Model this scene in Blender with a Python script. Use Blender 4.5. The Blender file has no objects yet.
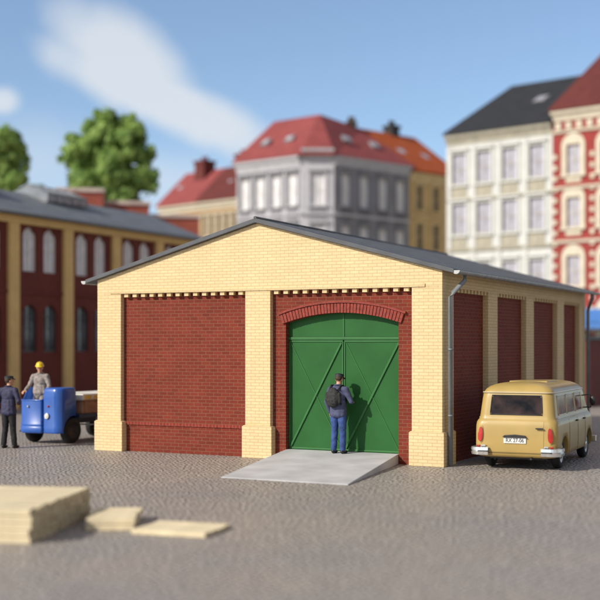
import bpy, bmesh, math, random
from mathutils import Vector, Matrix
from mathutils.bvhtree import BVHTree
R = math.radians
S = bpy.context.scene
COL = S.collection
random.seed(7)

# ------------------------------------------------------------------ camera, sky, sun, exposure
CAM_H = 2.407
cd = bpy.data.cameras.new('camera'); cam = bpy.data.objects.new('camera', cd); COL.objects.link(cam)
cam.location = (0, 0, CAM_H); cam.rotation_euler = (R(90), 0, 0)
cd.sensor_width = 36; cd.lens = 72.12; cd.shift_y = 0.0733; cd.clip_end = 3000
cd.dof.use_dof = True; cd.dof.focus_distance = 24.4; cd.dof.aperture_fstop = 0.36
S.camera = cam

SUN_TO = Vector((-0.6925, -0.432, 0.50)).normalized()          # towards the sun
w = bpy.data.worlds.new('World'); S.world = w; w.use_nodes = True
nt = w.node_tree; nt.nodes.clear()
def N(t, ty, **kw):
    n = t.nodes.new(ty)
    for k, v in kw.items(): setattr(n, k, v)
    return n
def mth(t, op, a, b=None, c=None, clamp=False):
    n = N(t, 'ShaderNodeMath', operation=op); n.use_clamp = clamp
    for i, v in enumerate((a, b, c)):
        if v is None: continue
        if isinstance(v, (int, float)): n.inputs[i].default_value = v
        else: t.links.new(v, n.inputs[i])
    return n.outputs[0]
def mixc(t, f, a, b, bt='MIX'):
    n = N(t, 'ShaderNodeMix', data_type='RGBA', blend_type=bt)
    for i, v in ((0, f), (6, a), (7, b)):
        if isinstance(v, (int, float)): n.inputs[i].default_value = v
        elif isinstance(v, tuple): n.inputs[i].default_value = (*v, 1) if len(v) == 3 else v
        else: t.links.new(v, n.inputs[i])
    return n.outputs[2]
def world():
    t = nt
    tc = N(t, 'ShaderNodeTexCoord'); sep = N(t, 'ShaderNodeSeparateXYZ'); t.links.new(tc.outputs['Generated'], sep.inputs[0])
    x, y, z = sep.outputs
    # the sky is sampled a little above the true direction: deeper blue right down to the roofs
    cb = N(t, 'ShaderNodeCombineXYZ'); t.links.new(x, cb.inputs[0]); t.links.new(y, cb.inputs[1])
    t.links.new(mth(t, 'ADD', mth(t, 'MULTIPLY', z, 1.1), 0.05), cb.inputs[2])
    nz = N(t, 'ShaderNodeVectorMath', operation='NORMALIZE'); t.links.new(cb.outputs[0], nz.inputs[0])
    sky = N(t, 'ShaderNodeTexSky', sky_type='NISHITA', sun_disc=False)
    sky.sun_elevation = math.asin(SUN_TO.z); sky.sun_rotation = math.atan2(SUN_TO.x, SUN_TO.y)
    sky.air_density = 1.0; sky.dust_density = 0.6; sky.ozone_density = 1.6
    t.links.new(nz.outputs[0], sky.inputs[0])
    # clouds: soft warped ellipses in (azimuth, elevation)
    ya = mth(t, 'MAXIMUM', y, 0.05)
    a = mth(t, 'DIVIDE', x, ya); e = mth(t, 'DIVIDE', z, ya)
    no = N(t, 'ShaderNodeTexNoise'); no.inputs['Scale'].default_value = 13; no.inputs['Detail'].default_value = 8
    t.links.new(tc.outputs['Generated'], no.inputs[0])
    nf = mth(t, 'SUBTRACT', no.outputs[0], 0.5)
    cm = None
    def ell(ax, ex, la, lb, ang, amp, soft, wob):
        nonlocal cm
        c, s = math.cos(R(ang)), math.sin(R(ang))
        dx = mth(t, 'SUBTRACT', a, ax); dz = mth(t, 'SUBTRACT', e, ex)
        u_ = mth(t, 'DIVIDE', mth(t, 'ADD', mth(t, 'MULTIPLY', dx, c), mth(t, 'MULTIPLY', dz, s)), la)
        v_ = mth(t, 'DIVIDE', mth(t, 'SUBTRACT', mth(t, 'MULTIPLY', dz, c), mth(t, 'MULTIPLY', dx, s)), lb)
        r = mth(t, 'SQRT', mth(t, 'ADD', mth(t, 'MULTIPLY', u_, u_), mth(t, 'MULTIPLY', v_, v_)))
        r = mth(t, 'ADD', r, mth(t, 'MULTIPLY', nf, wob))
        m = N(t, 'ShaderNodeMapRange', interpolation_type='SMOOTHSTEP')
        t.links.new(r, m.inputs[0]); m.inputs[1].default_value = 1 + soft; m.inputs[2].default_value = 1 - soft
        m.inputs[3].default_value = 0; m.inputs[4].default_value = amp
        cm = m.outputs[0] if cm is None else mth(t, 'MAXIMUM', cm, m.outputs[0])
    P = lambda px, py: ((px - 300) / 1202, (344 - py) / 1202)
    ell(*P(158, 99), .092, .022, -25, .80, .42, 1.3)
    ell(*P(128, 66), .062, .028, -34, .78, .50, 1.4)
    ell(*P(2, 101), .014, .011, 0, .75, .5, .8)
    ell(*P(160, 182), .06, .022, -8, .42, .8, 1.0)
    ell(*P(30, 160), .05, .03, 0, .32, .8, 1.0)
    n2 = N(t, 'ShaderNodeTexNoise'); n2.inputs['Scale'].default_value = 3.2; n2.inputs['Detail'].default_value = 7  # warm cloud cover added outside the view, to make the fill light less blue
    t.links.new(tc.outputs['Generated'], n2.inputs[0])
    fill_mask = N(t, 'ShaderNodeMapRange', interpolation_type='SMOOTHSTEP'); t.links.new(n2.outputs[0], fill_mask.inputs[0])
    fill_mask.inputs[1].default_value = .40; fill_mask.inputs[2].default_value = .58; fill_mask.inputs[4].default_value = .92
    side = mth(t, 'LESS_THAN', y, 0.80)
    colr = mixc(t, cm, sky.outputs[0], CLOUD)
    colr = mixc(t, mth(t, 'MULTIPLY', fill_mask.outputs[0], side), colr, CLOUD_FILL)
    bg = N(t, 'ShaderNodeBackground'); bg.inputs[1].default_value = SKY_STR
    t.links.new(colr, bg.inputs[0]); o = N(t, 'ShaderNodeOutputWorld'); t.links.new(bg.outputs[0], o.inputs[0])
SKY_STR = 0.15; CLOUD = (4.5, 4.7, 4.9); CLOUD_FILL = (2.7, 2.25, 1.7)
world()
sd = bpy.data.lights.new('sun', 'SUN'); sd.energy = 3.6; sd.angle = R(1.4); sd.color = (1.0, 0.93, 0.80)
sun = bpy.data.objects.new('sun', sd); COL.objects.link(sun)
sun.rotation_euler = SUN_TO.to_track_quat('Z', 'Y').to_euler()
S.view_settings.view_transform = 'Standard'; S.view_settings.look = 'None'
S.view_settings.gamma = 1; S.view_settings.use_curve_mapping = False; S.view_settings.exposure = 0.22

# ------------------------------------------------------------------ materials
def base(name):
    m = bpy.data.materials.new(name); m.use_nodes = True
    return m, m.node_tree, m.node_tree.nodes['Principled BSDF']
def mat(name, col, rough=.6, var=.12, scale=3.0, bump=0.0, bscale=40, metal=0.0, coat=0.0, spec=.5, detail=5):
    m, t, p = base(name)
    tc = N(t, 'ShaderNodeTexCoord')
    no = N(t, 'ShaderNodeTexNoise'); no.inputs['Scale'].default_value = scale; no.inputs['Detail'].default_value = detail
    t.links.new(tc.outputs['Object'], no.inputs[0])
    d = tuple(max(0, c * (1 - var * 1.6)) for c in col); l = tuple(min(1, c * (1 + var)) for c in col)
    mr = N(t, 'ShaderNodeMapRange'); t.links.new(no.outputs[0], mr.inputs[0]); mr.inputs[1].default_value = .3; mr.inputs[2].default_value = .7
    t.links.new(mixc(t, mr.outputs[0], d, l), p.inputs['Base Color'])
    p.inputs['Roughness'].default_value = rough; p.inputs['Metallic'].default_value = metal
    p.inputs['Coat Weight'].default_value = coat; p.inputs['Coat Roughness'].default_value = .08
    p.inputs['Specular IOR Level'].default_value = spec
    if bump:
        n2 = N(t, 'ShaderNodeTexNoise'); n2.inputs['Scale'].default_value = bscale; n2.inputs['Detail'].default_value = 4
        t.links.new(tc.outputs['Object'], n2.inputs[0])
        b = N(t, 'ShaderNodeBump'); b.inputs['Strength'].default_value = bump; b.inputs['Distance'].default_value = .02
        t.links.new(n2.outputs[0], b.inputs['Height']); t.links.new(b.outputs[0], p.inputs['Normal'])
    return m
def brick(name, c1, c2, mortar, rh=.075, bw=.225, ms=.010, bump=.5, var=.16, dist=.012, rough=.75, vert=False):
    m, t, p = base(name)
    uv = N(t, 'ShaderNodeUVMap'); src = uv.outputs[0]
    if vert:
        sp = N(t, 'ShaderNodeSeparateXYZ'); t.links.new(src, sp.inputs[0]); cb = N(t, 'ShaderNodeCombineXYZ')
        t.links.new(sp.outputs[1], cb.inputs[0]); t.links.new(sp.outputs[0], cb.inputs[1]); src = cb.outputs[0]
    br = N(t, 'ShaderNodeTexBrick'); t.links.new(src, br.inputs[0])
    for k, v in (('Color1', c1), ('Color2', c2), ('Mortar', mortar)): br.inputs[k].default_value = (*v, 1)
    br.inputs['Scale'].default_value = 1; br.inputs['Mortar Size'].default_value = ms; br.inputs['Mortar Smooth'].default_value = .25
    br.inputs['Bias'].default_value = 0; br.inputs['Brick Width'].default_value = bw; br.inputs['Row Height'].default_value = rh
    tc = N(t, 'ShaderNodeTexCoord')
    no = N(t, 'ShaderNodeTexNoise'); no.inputs['Scale'].default_value = 1.3; no.inputs['Detail'].default_value = 8; no.inputs['Roughness'].default_value = .65
    t.links.new(tc.outputs['Object'], no.inputs[0])
    mr = N(t, 'ShaderNodeMapRange'); t.links.new(no.outputs[0], mr.inputs[0]); mr.inputs[1].default_value = .3; mr.inputs[2].default_value = .7
    mr.inputs[3].default_value = 1 - var; mr.inputs[4].default_value = 1 + var * .5
    cb = N(t, 'ShaderNodeCombineColor')
    for i in range(3): t.links.new(mr.outputs[0], cb.inputs[i])
    t.links.new(mixc(t, 1.0, br.outputs[0], cb.outputs[0], 'MULTIPLY'), p.inputs['Base Color'])
    n2 = N(t, 'ShaderNodeTexNoise'); n2.inputs['Scale'].default_value = 55; t.links.new(tc.outputs['Object'], n2.inputs[0])
    h = mth(t, 'ADD', mth(t, 'MULTIPLY', br.outputs[1], -1.0), mth(t, 'MULTIPLY', n2.outputs[0], .35))
    b = N(t, 'ShaderNodeBump'); b.inputs['Strength'].default_value = bump; b.inputs['Distance'].default_value = dist
    t.links.new(h, b.inputs['Height']); t.links.new(b.outputs[0], p.inputs['Normal'])
    p.inputs['Roughness'].default_value = rough; p.inputs['Specular IOR Level'].default_value = .2
    return m
def setts(name):
    m, t, p = base(name)
    tc = N(t, 'ShaderNodeTexCoord')
    mp = N(t, 'ShaderNodeMapping'); mp.inputs['Rotation'].default_value = (0, 0, R(33)); mp.inputs['Scale'].default_value = (8.2, 9.0, 1); t.links.new(tc.outputs['Object'], mp.inputs[0])
    vo = N(t, 'ShaderNodeTexVoronoi', feature='DISTANCE_TO_EDGE', voronoi_dimensions='2D'); vc = N(t, 'ShaderNodeTexVoronoi', feature='F1', voronoi_dimensions='2D')
    for v_ in (vo, vc):
        t.links.new(mp.outputs[0], v_.inputs['Vector']); v_.inputs['Scale'].default_value = 1; v_.inputs['Randomness'].default_value = .62
    ed = N(t, 'ShaderNodeMapRange', interpolation_type='SMOOTHSTEP'); t.links.new(vo.outputs['Distance'], ed.inputs[0]); ed.inputs[1].default_value = .02; ed.inputs[2].default_value = .28
    sc_ = N(t, 'ShaderNodeSeparateColor'); t.links.new(vc.outputs['Color'], sc_.inputs[0])
    stone = mixc(t, sc_.outputs[0], (.52, .485, .455), (.40, .375, .358))
    stone = mixc(t, ed.outputs[0], (.26, .238, .222), stone)
    no = N(t, 'ShaderNodeTexNoise'); no.inputs['Scale'].default_value = .35; no.inputs['Detail'].default_value = 6; t.links.new(tc.outputs['Object'], no.inputs[0])
    mr = N(t, 'ShaderNodeMapRange'); t.links.new(no.outputs[0], mr.inputs[0]); mr.inputs[1].default_value = .35; mr.inputs[2].default_value = .68
    c = mixc(t, mr.outputs[0], (1.04, .98, .93), (.88, .88, .90))
    t.links.new(mixc(t, 1.0, stone, c, 'MULTIPLY'), p.inputs['Base Color'])
    n2 = N(t, 'ShaderNodeTexNoise'); n2.inputs['Scale'].default_value = 16; t.links.new(tc.outputs['Object'], n2.inputs[0])
    h = mth(t, 'ADD', mth(t, 'ADD', ed.outputs[0], mth(t, 'MULTIPLY', sc_.outputs[1], .3)), mth(t, 'MULTIPLY', n2.outputs[0], .6))
    b = N(t, 'ShaderNodeBump'); b.inputs['Strength'].default_value = .85; b.inputs['Distance'].default_value = .032
    t.links.new(h, b.inputs['Height']); t.links.new(b.outputs[0], p.inputs['Normal'])
    p.inputs['Roughness'].default_value = .5
    return m
def leafmat(name, c1, c2):
    m, t, p = base(name)
    tc = N(t, 'ShaderNodeTexCoord'); no = N(t, 'ShaderNodeTexNoise'); no.inputs['Scale'].default_value = 1.1; no.inputs['Detail'].default_value = 6
    t.links.new(tc.outputs['Object'], no.inputs[0])
    mr = N(t, 'ShaderNodeMapRange'); t.links.new(no.outputs[0], mr.inputs[0]); mr.inputs[1].default_value = .35; mr.inputs[2].default_value = .66
    c = mixc(t, mr.outputs[0], c1, c2); t.links.new(c, p.inputs['Base Color']); p.inputs['Roughness'].default_value = .6
    tr = N(t, 'ShaderNodeBsdfTranslucent'); t.links.new(c, tr.inputs[0]); mx = N(t, 'ShaderNodeMixShader'); mx.inputs[0].default_value = .42
    t.links.new(p.outputs[0], mx.inputs[1]); t.links.new(tr.outputs[0], mx.inputs[2])
    t.links.new(mx.outputs[0], t.nodes['Material Output'].inputs[0])
    return m
CREAM = brick('cream_brick', (.79, .615, .360), (.74, .565, .32), (.60, .44, .235), rh=.066, bw=.20, ms=.007, bump=.5, var=.06)
CREAMD = brick('ochre_brick', (.90, .62, .26), (.84, .57, .235), (.60, .41, .17), bump=.4, var=.10)
RED = brick('red_brick', (.215, .035, .020), (.165, .027, .016), (.265, .112, .066), bump=.8, var=.16, ms=.0065, bw=.20)
REDS = brick('red_brick_soldier', (.27, .036, .026), (.22, .028, .02), (.30, .10, .07), rh=.085, bw=.3, vert=True, bump=.6)
ARCHM = mat('arch_brick', (.27, .036, .022), .7, .22, 14, bump=.4)
DRED = brick('dark_red_brick', (.175, .036, .027), (.145, .030, .023), (.19, .065, .05), bump=.4)
SRED = brick('outbuilding_brick', (.36, .075, .050), (.30, .06, .042), (.40, .16, .12), bump=.4)
COPE = mat('pale_coping', (.62, .50, .46), .7, .15)
SLATE = mat('dark_roof_felt', (.085, .090, .105), .55, .16, 2.2, bump=.35, bscale=60)
GSLATE = mat('grey_roof_felt', (.155, .175, .205), .6, .15, 1.5, bump=.3)
ZINC = mat('zinc', (.36, .37, .39), .42, .18, 6, metal=.35)
CHALK = mat('pale_zinc_cap', (.52, .52, .52), .5, .1, 6)
PIPE = mat('grey_pipe', (.20, .215, .235), .5, .12, 4)
GREEN = mat('green_paint', (.021, .112, .026), .5, .10, 1.6, bump=.05, bscale=30, spec=.2)
GREENL = mat('green_paint_rib', (.035, .155, .042), .45, .08, 3, spec=.3)
CONC = mat('ramp_concrete', (.52, .52, .54), .75, .11, 1.6, bump=.12, bscale=50)
GROUND = setts('sett_paving')
VANP = mat('van_paint', (.44, .305, .095), .42, .06, 2, coat=.22)
VANT = mat('van_trim', (.60, .50, .33), .3, .05, 2, coat=.6)
GLASS = mat('dark_glass', (.028, .016, .013), .1, 1.0, 4, spec=.3)
GLASSR = mat('side_glass', (.17, .052, .040), .15, .5, 5, spec=.05)  # reddish look of the brick wall behind the panes, put into the colour
CHROME = mat('chrome', (.80, .80, .80), .16, .05, 4, metal=.85)
WHITE = mat('white_enamel', (.80, .80, .79), .35, .05, 4)
BLACK = mat('black_rubber', (.012, .012, .013), .75, .25, 20, bump=.2)
DARK = mat('dark_metal', (.02, .02, .022), .5, .2, 8)
LAMPR = mat('red_lens', (.46, .018, .012), .25, .08, 8, coat=.5)
LAMPW = mat('clear_lens', (.75, .75, .72), .12, .06, 8, coat=.6)
PLATE = mat('plate_white', (.80, .80, .78), .5, .03, 4)
BLUE = mat('blue_paint', (.018, .10, .44), .34, .08, 3, coat=.4)
NAVYM = mat('navy_metal', (.012, .035, .085), .5, .15, 4)
CRATE = mat('brown_crate', (.34, .20, .125), .75, .2, 5, bump=.3)
CARTON = mat('white_carton', (.76, .74, .68), .7, .05, 4)
YELLOW = mat('yellow_print', (.74, .55, .10), .6, .12, 10)
TIMBER = mat('sawn_timber', (.80, .68, .46), .75, .12, 3.5, bump=.25, bscale=25)
TIMBERE = mat('timber_end_grain', (.66, .52, .32), .8, .2, 9, bump=.25)
SKIN = mat('skin', (.56, .30, .20), .5, .06, 12)
HAIR = mat('brown_hair', (.06, .035, .022), .7, .3, 40, bump=.4)
JACKET = mat('slate_blue_cloth', (.075, .085, .165), .85, .18, 9, bump=.4, bscale=55)
JEANS = mat('blue_denim', (.035, .075, .24), .85, .25, 8, bump=.4, bscale=60)
PACK = mat('black_pack_cloth', (.022, .022, .024), .7, .5, 26, bump=.6, bscale=60)
NAVY = mat('navy_cloth', (.032, .033, .085), .7, .25, 9, bump=.4, bscale=50)
BTROU = mat('black_cloth', (.013, .013, .015), .8, .3, 9, bump=.4)
SHOE = mat('black_leather', (.012, .011, .011), .45, .2, 9)
SHIRT = mat('grey_work_shirt', (.33, .29, .275), .85, .30, 16, bump=.5, bscale=60)
GTROU = mat('grey_work_trousers', (.36, .32, .30), .85, .22, 14, bump=.4)
HELM = mat('yellow_helmet', (.88, .60, .01), .3, .05, 6, coat=.4)
CAPM = mat('dark_cap', (.018, .02, .024), .65, .3, 20)
CAPB = mat('cap_band', (.055, .06, .07), .6, .1, 20)
EYE = mat('eye', (.03, .02, .02), .3, .1)
GREYW = mat('grey_trim_and_shade', (.27, .27, .30), .85, .10, 1.2, bump=.2)  # grey trim; also the right facade, whose shade is put into this colour
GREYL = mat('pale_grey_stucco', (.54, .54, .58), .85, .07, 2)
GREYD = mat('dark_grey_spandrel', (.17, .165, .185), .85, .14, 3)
WHITEW = mat('white_render', (.62, .63, .61), .85, .06, 1.0, bump=.15)
STONEW = mat('sandstone_trim', (.44, .41, .33), .85, .14, 3)
OCHRE = mat('ochre_render', (.62, .42, .18), .85, .10, 1.2, bump=.15)
OCHREL = mat('pale_ochre_trim', (.72, .55, .30), .85, .08, 2)
CREAMW = mat('cream_stucco', (.66, .60, .48), .85, .08, 2)
REDW = brick('bright_red_brick', (.34, .030, .030), (.29, .026, .026), (.34, .12, .10), bump=.3)
ROOFR = brick('red_roof_tiles', (.34, .085, .085), (.29, .072, .073), (.20, .048, .05), rh=.28, bw=.3, ms=.02, bump=.5, var=.15)
ROOFO = brick('orange_roof_tiles', (.50, .115, .032), (.43, .095, .028), (.26, .05, .02), rh=.28, bw=.3, ms=.02, bump=.5, var=.15)
ROOFM = brick('maroon_roof_tiles', (.17, .045, .040), (.14, .036, .034), (.08, .02, .02), rh=.28, bw=.3, ms=.02, bump=.5, var=.15)
ROOFS = brick('slate_tiles', (.040, .043, .052), (.032, .035, .043), (.02, .02, .024), rh=.28, bw=.3, ms=.02, bump=.4, var=.15)
CURT = mat('curtained_glass', (.84, .83, .86), .3, .16, 2.2, coat=.2)
LILAC = mat('lilac_glass', (.46, .45, .54), .2, .18, 2.2, coat=.2)
DGLASS = mat('dark_window_glass', (.035, .042, .050), .08, .6, 1.8, coat=.4)
REFLGLASS = mat('painted_reflection_glass', (.18, .22, .245), .08, .7, 1.2, coat=.4)  # dark panes with their bluish reflection put into the base colour
FRAMEW = mat('white_frame', (.78, .76, .74), .5, .05, 4)
FROST = mat('frosted_roof_glass', (.22, .24, .27), .25, .15, 2.5, coat=.3)
BARK = mat('bark', (.075, .052, .036), .9, .3, 6, bump=.6)
LEAF = leafmat('leaf_green', (.19, .33, .075), (.45, .62, .18))
LEAFB = leafmat('leaf_bright_green', (.21, .35, .08), (.47, .64, .19))
AWN = mat('blue_awning_cloth', (.06, .20, .56), .7, .1, 3)

# ------------------------------------------------------------------ mesh builder
class MB:
    def __init__(s): s.v = []; s.f = []; s.m = []; s.sm = []
    def add(s, vs, fs, mi=0, smooth=False):
        o = len(s.v); s.v += [Vector(p) for p in vs]
        for f in fs: s.f.append([i + o for i in f]); s.m.append(mi); s.sm.append(smooth)
    def quad(s, a, b, c, d, mi=0): s.add([a, b, c, d], [(0, 1, 2, 3)], mi)
    def box(s, x0, x1, y0, y1, z0, z1, mi=0):
        s.add([(x0,y0,z0),(x1,y0,z0),(x1,y1,z0),(x0,y1,z0),(x0,y0,z1),(x1,y0,z1),(x1,y1,z1),(x0,y1,z1)],
              [(3,2,1,0),(4,5,6,7),(0,1,5,4),(1,2,6,5),(2,3,7,6),(3,0,4,7)], mi)
    def prism(s, poly, y0, y1, mi=0, axis='y'):
        n = len(poly)
        f = {'y': lambda a, b, t: (a, t, b), 'x': lambda a, b, t: (t, a, b), 'z': lambda a, b, t: (a, b, t)}[axis]
        vs = [f(a, b, y0) for a, b in poly] + [f(a, b, y1) for a, b in poly]
        fs = [tuple(range(n)), tuple(range(2*n-1, n-1, -1))] + [((i+1) % n, i, n+i, n+(i+1) % n) for i in range(n)]
        s.add(vs, fs, mi)
    def tube(s, pts, r, n=10, mi=0, closed=False, cap=True):
        pts = [Vector(p) for p in pts]; k = len(pts); rs = r if isinstance(r, (list, tuple)) else [r]*k
        vs = []; up = Vector((0, 0, 1)); 
        for i, p in enumerate(pts):
            if closed: t = pts[(i+1) % k] - pts[i-1]
            else: t = pts[min(i+1, k-1)] - pts[max(i-1, 0)]
            t.normalize(); a = t.cross(up)
            if a.length < .05: a = t.cross(Vector((0, 1, 0)))
            a.normalize(); b = a.cross(t)
            for j in range(n):
                th = 2*math.pi*j/n; vs.append(p + (a*math.cos(th) + b*math.sin(th))*rs[i])
        fs = []
        for i in range(k if closed else k-1):
            i2 = (i+1) % k
            for j in range(n): fs.append((i*n+j, i*n+(j+1) % n, i2*n+(j+1) % n, i2*n+j))
        s.add(vs, fs, mi, True)
        if cap and not closed:
            o = len(s.v) - k*n
            s.f.append([o+j for j in range(n-1, -1, -1)]); s.m.append(mi); s.sm.append(False)
            s.f.append([o+(k-1)*n+j for j in range(n)]); s.m.append(mi); s.sm.append(False)
    def lathe(s, prof, n=24, mi=0, axis='z', c=(0, 0, 0)):
        c = Vector(c); vs = []
        for r, h in prof:
            for j in range(n):
                th = 2*math.pi*j/n; a, b = r*math.cos(th), r*math.sin(th)
                vs.append(c + Vector({'z': (a, b, h), 'x': (h, a, b), 'y': (a, h, b)}[axis]))
        k = len(prof); fs = []
        for i in range(k-1):
            for j in range(n): fs.append((i*n+j, i*n+(j+1) % n, (i+1)*n+(j+1) % n, (i+1)*n+j))
        s.add(vs, fs, mi, True)
    def build(s, name, mats, parent=None, M=None, loc=None, bevel=0):
        me = bpy.data.meshes.new(name); me.from_pydata([tuple(p) for p in s.v], [], s.f)
        if not isinstance(mats, (list, tuple)): mats = [mats]
        for m in mats: me.materials.append(m)
        bm = bmesh.new(); bm.from_mesh(me)
        bm.faces.ensure_lookup_table()
        for i, f in enumerate(bm.faces): f.material_index = s.m[i]; f.smooth = s.sm[i]
        bmesh.ops.recalc_face_normals(bm, faces=bm.faces)
        uvl = bm.loops.layers.uv.new('UVMap')
        for f in bm.faces:
            n = f.normal; ax, ay, az = abs(n.x), abs(n.y), abs(n.z)
            for l in f.loops:
                q = l.vert.co
                if ay >= ax and ay > .35: l[uvl].uv = (q.x, q.z)
                elif ax > .35: l[uvl].uv = (q.y, q.z)
                else: l[uvl].uv = (q.x, q.y)
        if M is not None: bm.transform(M)
        bm.to_mesh(me); bm.free(); me.update()
        return link(name, me, parent, loc, bevel)
def link(name, me, parent=None, loc=None, bevel=0):
    o = bpy.data.objects.new(name, me); COL.objects.link(o)
    if parent is not None: o.parent = parent
    if loc is not None: o.location = loc
    if bevel:
        b = o.modifiers.new('Bevel', 'BEVEL'); b.width = bevel; b.segments = 2; b.limit_method = 'ANGLE'; b.angle_limit = R(40)
    return o
def tag(o, label=None, cat=None, group=None, kind=None):
    if label: o['label'] = label
    if cat: o['category'] = cat
    if group: o['group'] = group
    if kind: o['kind'] = kind
    return o
def thing(name, label, cat, loc=(0, 0, 0), rz=0, group=None):
    o = bpy.data.objects.new(name, None); COL.objects.link(o); o.empty_display_size = .2
    o.location = loc; o.rotation_euler = (0, 0, rz)
    return tag(o, label, cat, group)
def kids(o): return [c for c in bpy.data.objects if c.parent == o]
def copy_tree(o, parent=None):
    c = o.copy(); COL.objects.link(c)
    if parent is not None: c.parent = parent
    for ch in kids(o): copy_tree(ch, c)
    return c
def baked(o):                                                   # apply the object's modifiers
    dg = bpy.context.evaluated_depsgraph_get(); dg.update()
    me = bpy.data.meshes.new_from_object(o.evaluated_get(dg)); old = o.data
    o.modifiers.clear(); o.data = me; bpy.data.meshes.remove(old)
    return o

# ------------------------------------------------------------------ ground
mb = MB(); mb.quad((-500, -120, 0), (500, -120, 0), (500, 900, 0), (-500, 900, 0))
tag(mb.build('ground', GROUND), kind='structure')

# ------------------------------------------------------------------ goods shed (local: x along front, y back)
ANG = -0.4727
U = Vector((math.cos(ANG), math.sin(ANG), 0)); V = Vector((-math.sin(ANG), math.cos(ANG), 0))
L0 = Vector((-4.596, 27.273, 0)); SW, SD, SH, SA = 8.288, 11.45, 3.85, 4.96
def shed_pt(x, y, z=0): return L0 + U*x + V*y + Vector((0, 0, z))
shed = thing('brick_shed', 'gabled cream and red brick shed with green double gate and dark roof', 'shed', L0, ANG)
FZ = 3.53
def pilaster(x0, x1, y0, y1, plinth):
    m = MB(); m.box(x0, x1, y0, y1, .685, FZ); p = m.build('pilaster', CREAM, shed, bevel=.008)
    q = MB(); q.prism([(plinth[0], 0), (plinth[1], 0), (plinth[1], .66), (plinth[1]-.05 if plinth[1] > x1 else plinth[1], .685), (plinth[0]+.05 if plinth[0] < x0 else plinth[0], .685), (plinth[0], .66)], plinth[2], plinth[3])
    q.build('plinth', CREAM, p, bevel=.008)
pilaster(0, .645, 0, .65, (-.05, .71, -.05, .65))
pilaster(3.855, 4.46, 0, .4, (3.80, 4.515, -.05, .4))
pilaster(7.645, SW, 0, .65, (7.60, SW+.05, -.05, .65))
# gable with a slightly proud string band
m = MB(); m.prism([(0, FZ), (SW, FZ), (SW, SH), (SW/2, SA), (0, SH)], 0, .30); m.build('gable_wall', CREAM, shed, bevel=.006)
m = MB(); m.box(.36, 7.93, -.022, -.0005, FZ+.004, FZ+.075); m.build('string_band', CREAM, shed, bevel=.006)
def dentils(name, x0, x1, y0, axis='x'):
    m = MB(); n = int((x1-x0)/.215); st = (x1-x0)/n
    for i in range(n):
        a = x0 + st*(i+.28)
        m.box(a, a+st*.46, y0+.02, y0+.115, FZ-.075, FZ-.002) if axis == 'x' else m.box(SW-y0-.115, SW-y0-.02, a, a+st*.46, FZ-.075, FZ-.002)
    m.build(name, CREAM, shed)
dentils('dentil_course', .66, 3.84, .0); dentils('dentil_course', 4.475, 7.63, .0)
# red panels of the front
m = MB(); m.box(.645, 3.855, .125, .35, 0, FZ-.001); m.build('brick_panel', RED, shed)
m = MB(); m.box(.645, 3.855, .10, .1245, .60, .665); m.build('soldier_course', REDS, shed)
DX0, DX1, DSP, DCR = 4.765, 7.315, 2.845, 3.045
def arch_pts(x0, x1, zs, zc, n=18):
    c = (x0+x1)/2; h = (x1-x0)/2; r_ = zc-zs; rad = (h*h+r_*r_)/(2*r_); zo = zc-rad; a = math.asin(h/rad)
    return [(c+rad*math.sin(-a+2*a*i/n), zo+rad*math.cos(-a+2*a*i/n)) for i in range(n+1)]
ap = arch_pts(DX0, DX1, DSP, DCR)
m = MB()
m.box(4.46, DX0, .125, .35, 0, DSP); m.box(DX1, 7.645, .125, .35, 0, DSP)
top = FZ-.001
for i in range(len(ap)-1):
    (a, za), (b, zb) = ap[i], ap[i+1]; m.prism([(a, za), (b, zb), (b, top), (a, top)], .125, .35)
m.box(4.46, DX0, .125, .35, DSP, top); m.box(DX1, 7.645, .125, .35, DSP, top)
m.build('brick_panel', RED, shed)
# segmental arch of voussoirs with a hood moulding
m = MB(); c = (DX0+DX1)/2; h = (DX1-DX0)/2; r_ = DCR-DSP; rad = (h*h+r_*r_)/(2*r_); zo = DCR-rad
aa = math.asin((h+.10)/(rad+.1)); nv = 38
for i in range(nv):
    t0 = -aa+2*aa*(i+.08)/nv; t1 = -aa+2*aa*(i+.92)/nv
    pr = [(c+q*math.sin(t), zo+q*math.cos(t)) for q, t in ((rad+.002, t0), (rad+.002, t1), (rad+.205, t1), (rad+.205, t0))]
    m.prism(pr, .085+random.uniform(-.004, .004), .124)
ar = m.build('gate_arch', ARCHM, shed, bevel=.004)
m = MB()
for i in range(24):
    t0 = -aa*1.02+2.04*aa*i/24; t1 = -aa*1.02+2.04*aa*(i+1)/24
    m.prism([(c+q*math.sin(t), zo+q*math.cos(t)) for q, t in ((rad+.207, t0), (rad+.207, t1), (rad+.25, t1), (rad+.25, t0))], .06, .124)
m.build('hood_mould', ARCHM, ar)
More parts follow.
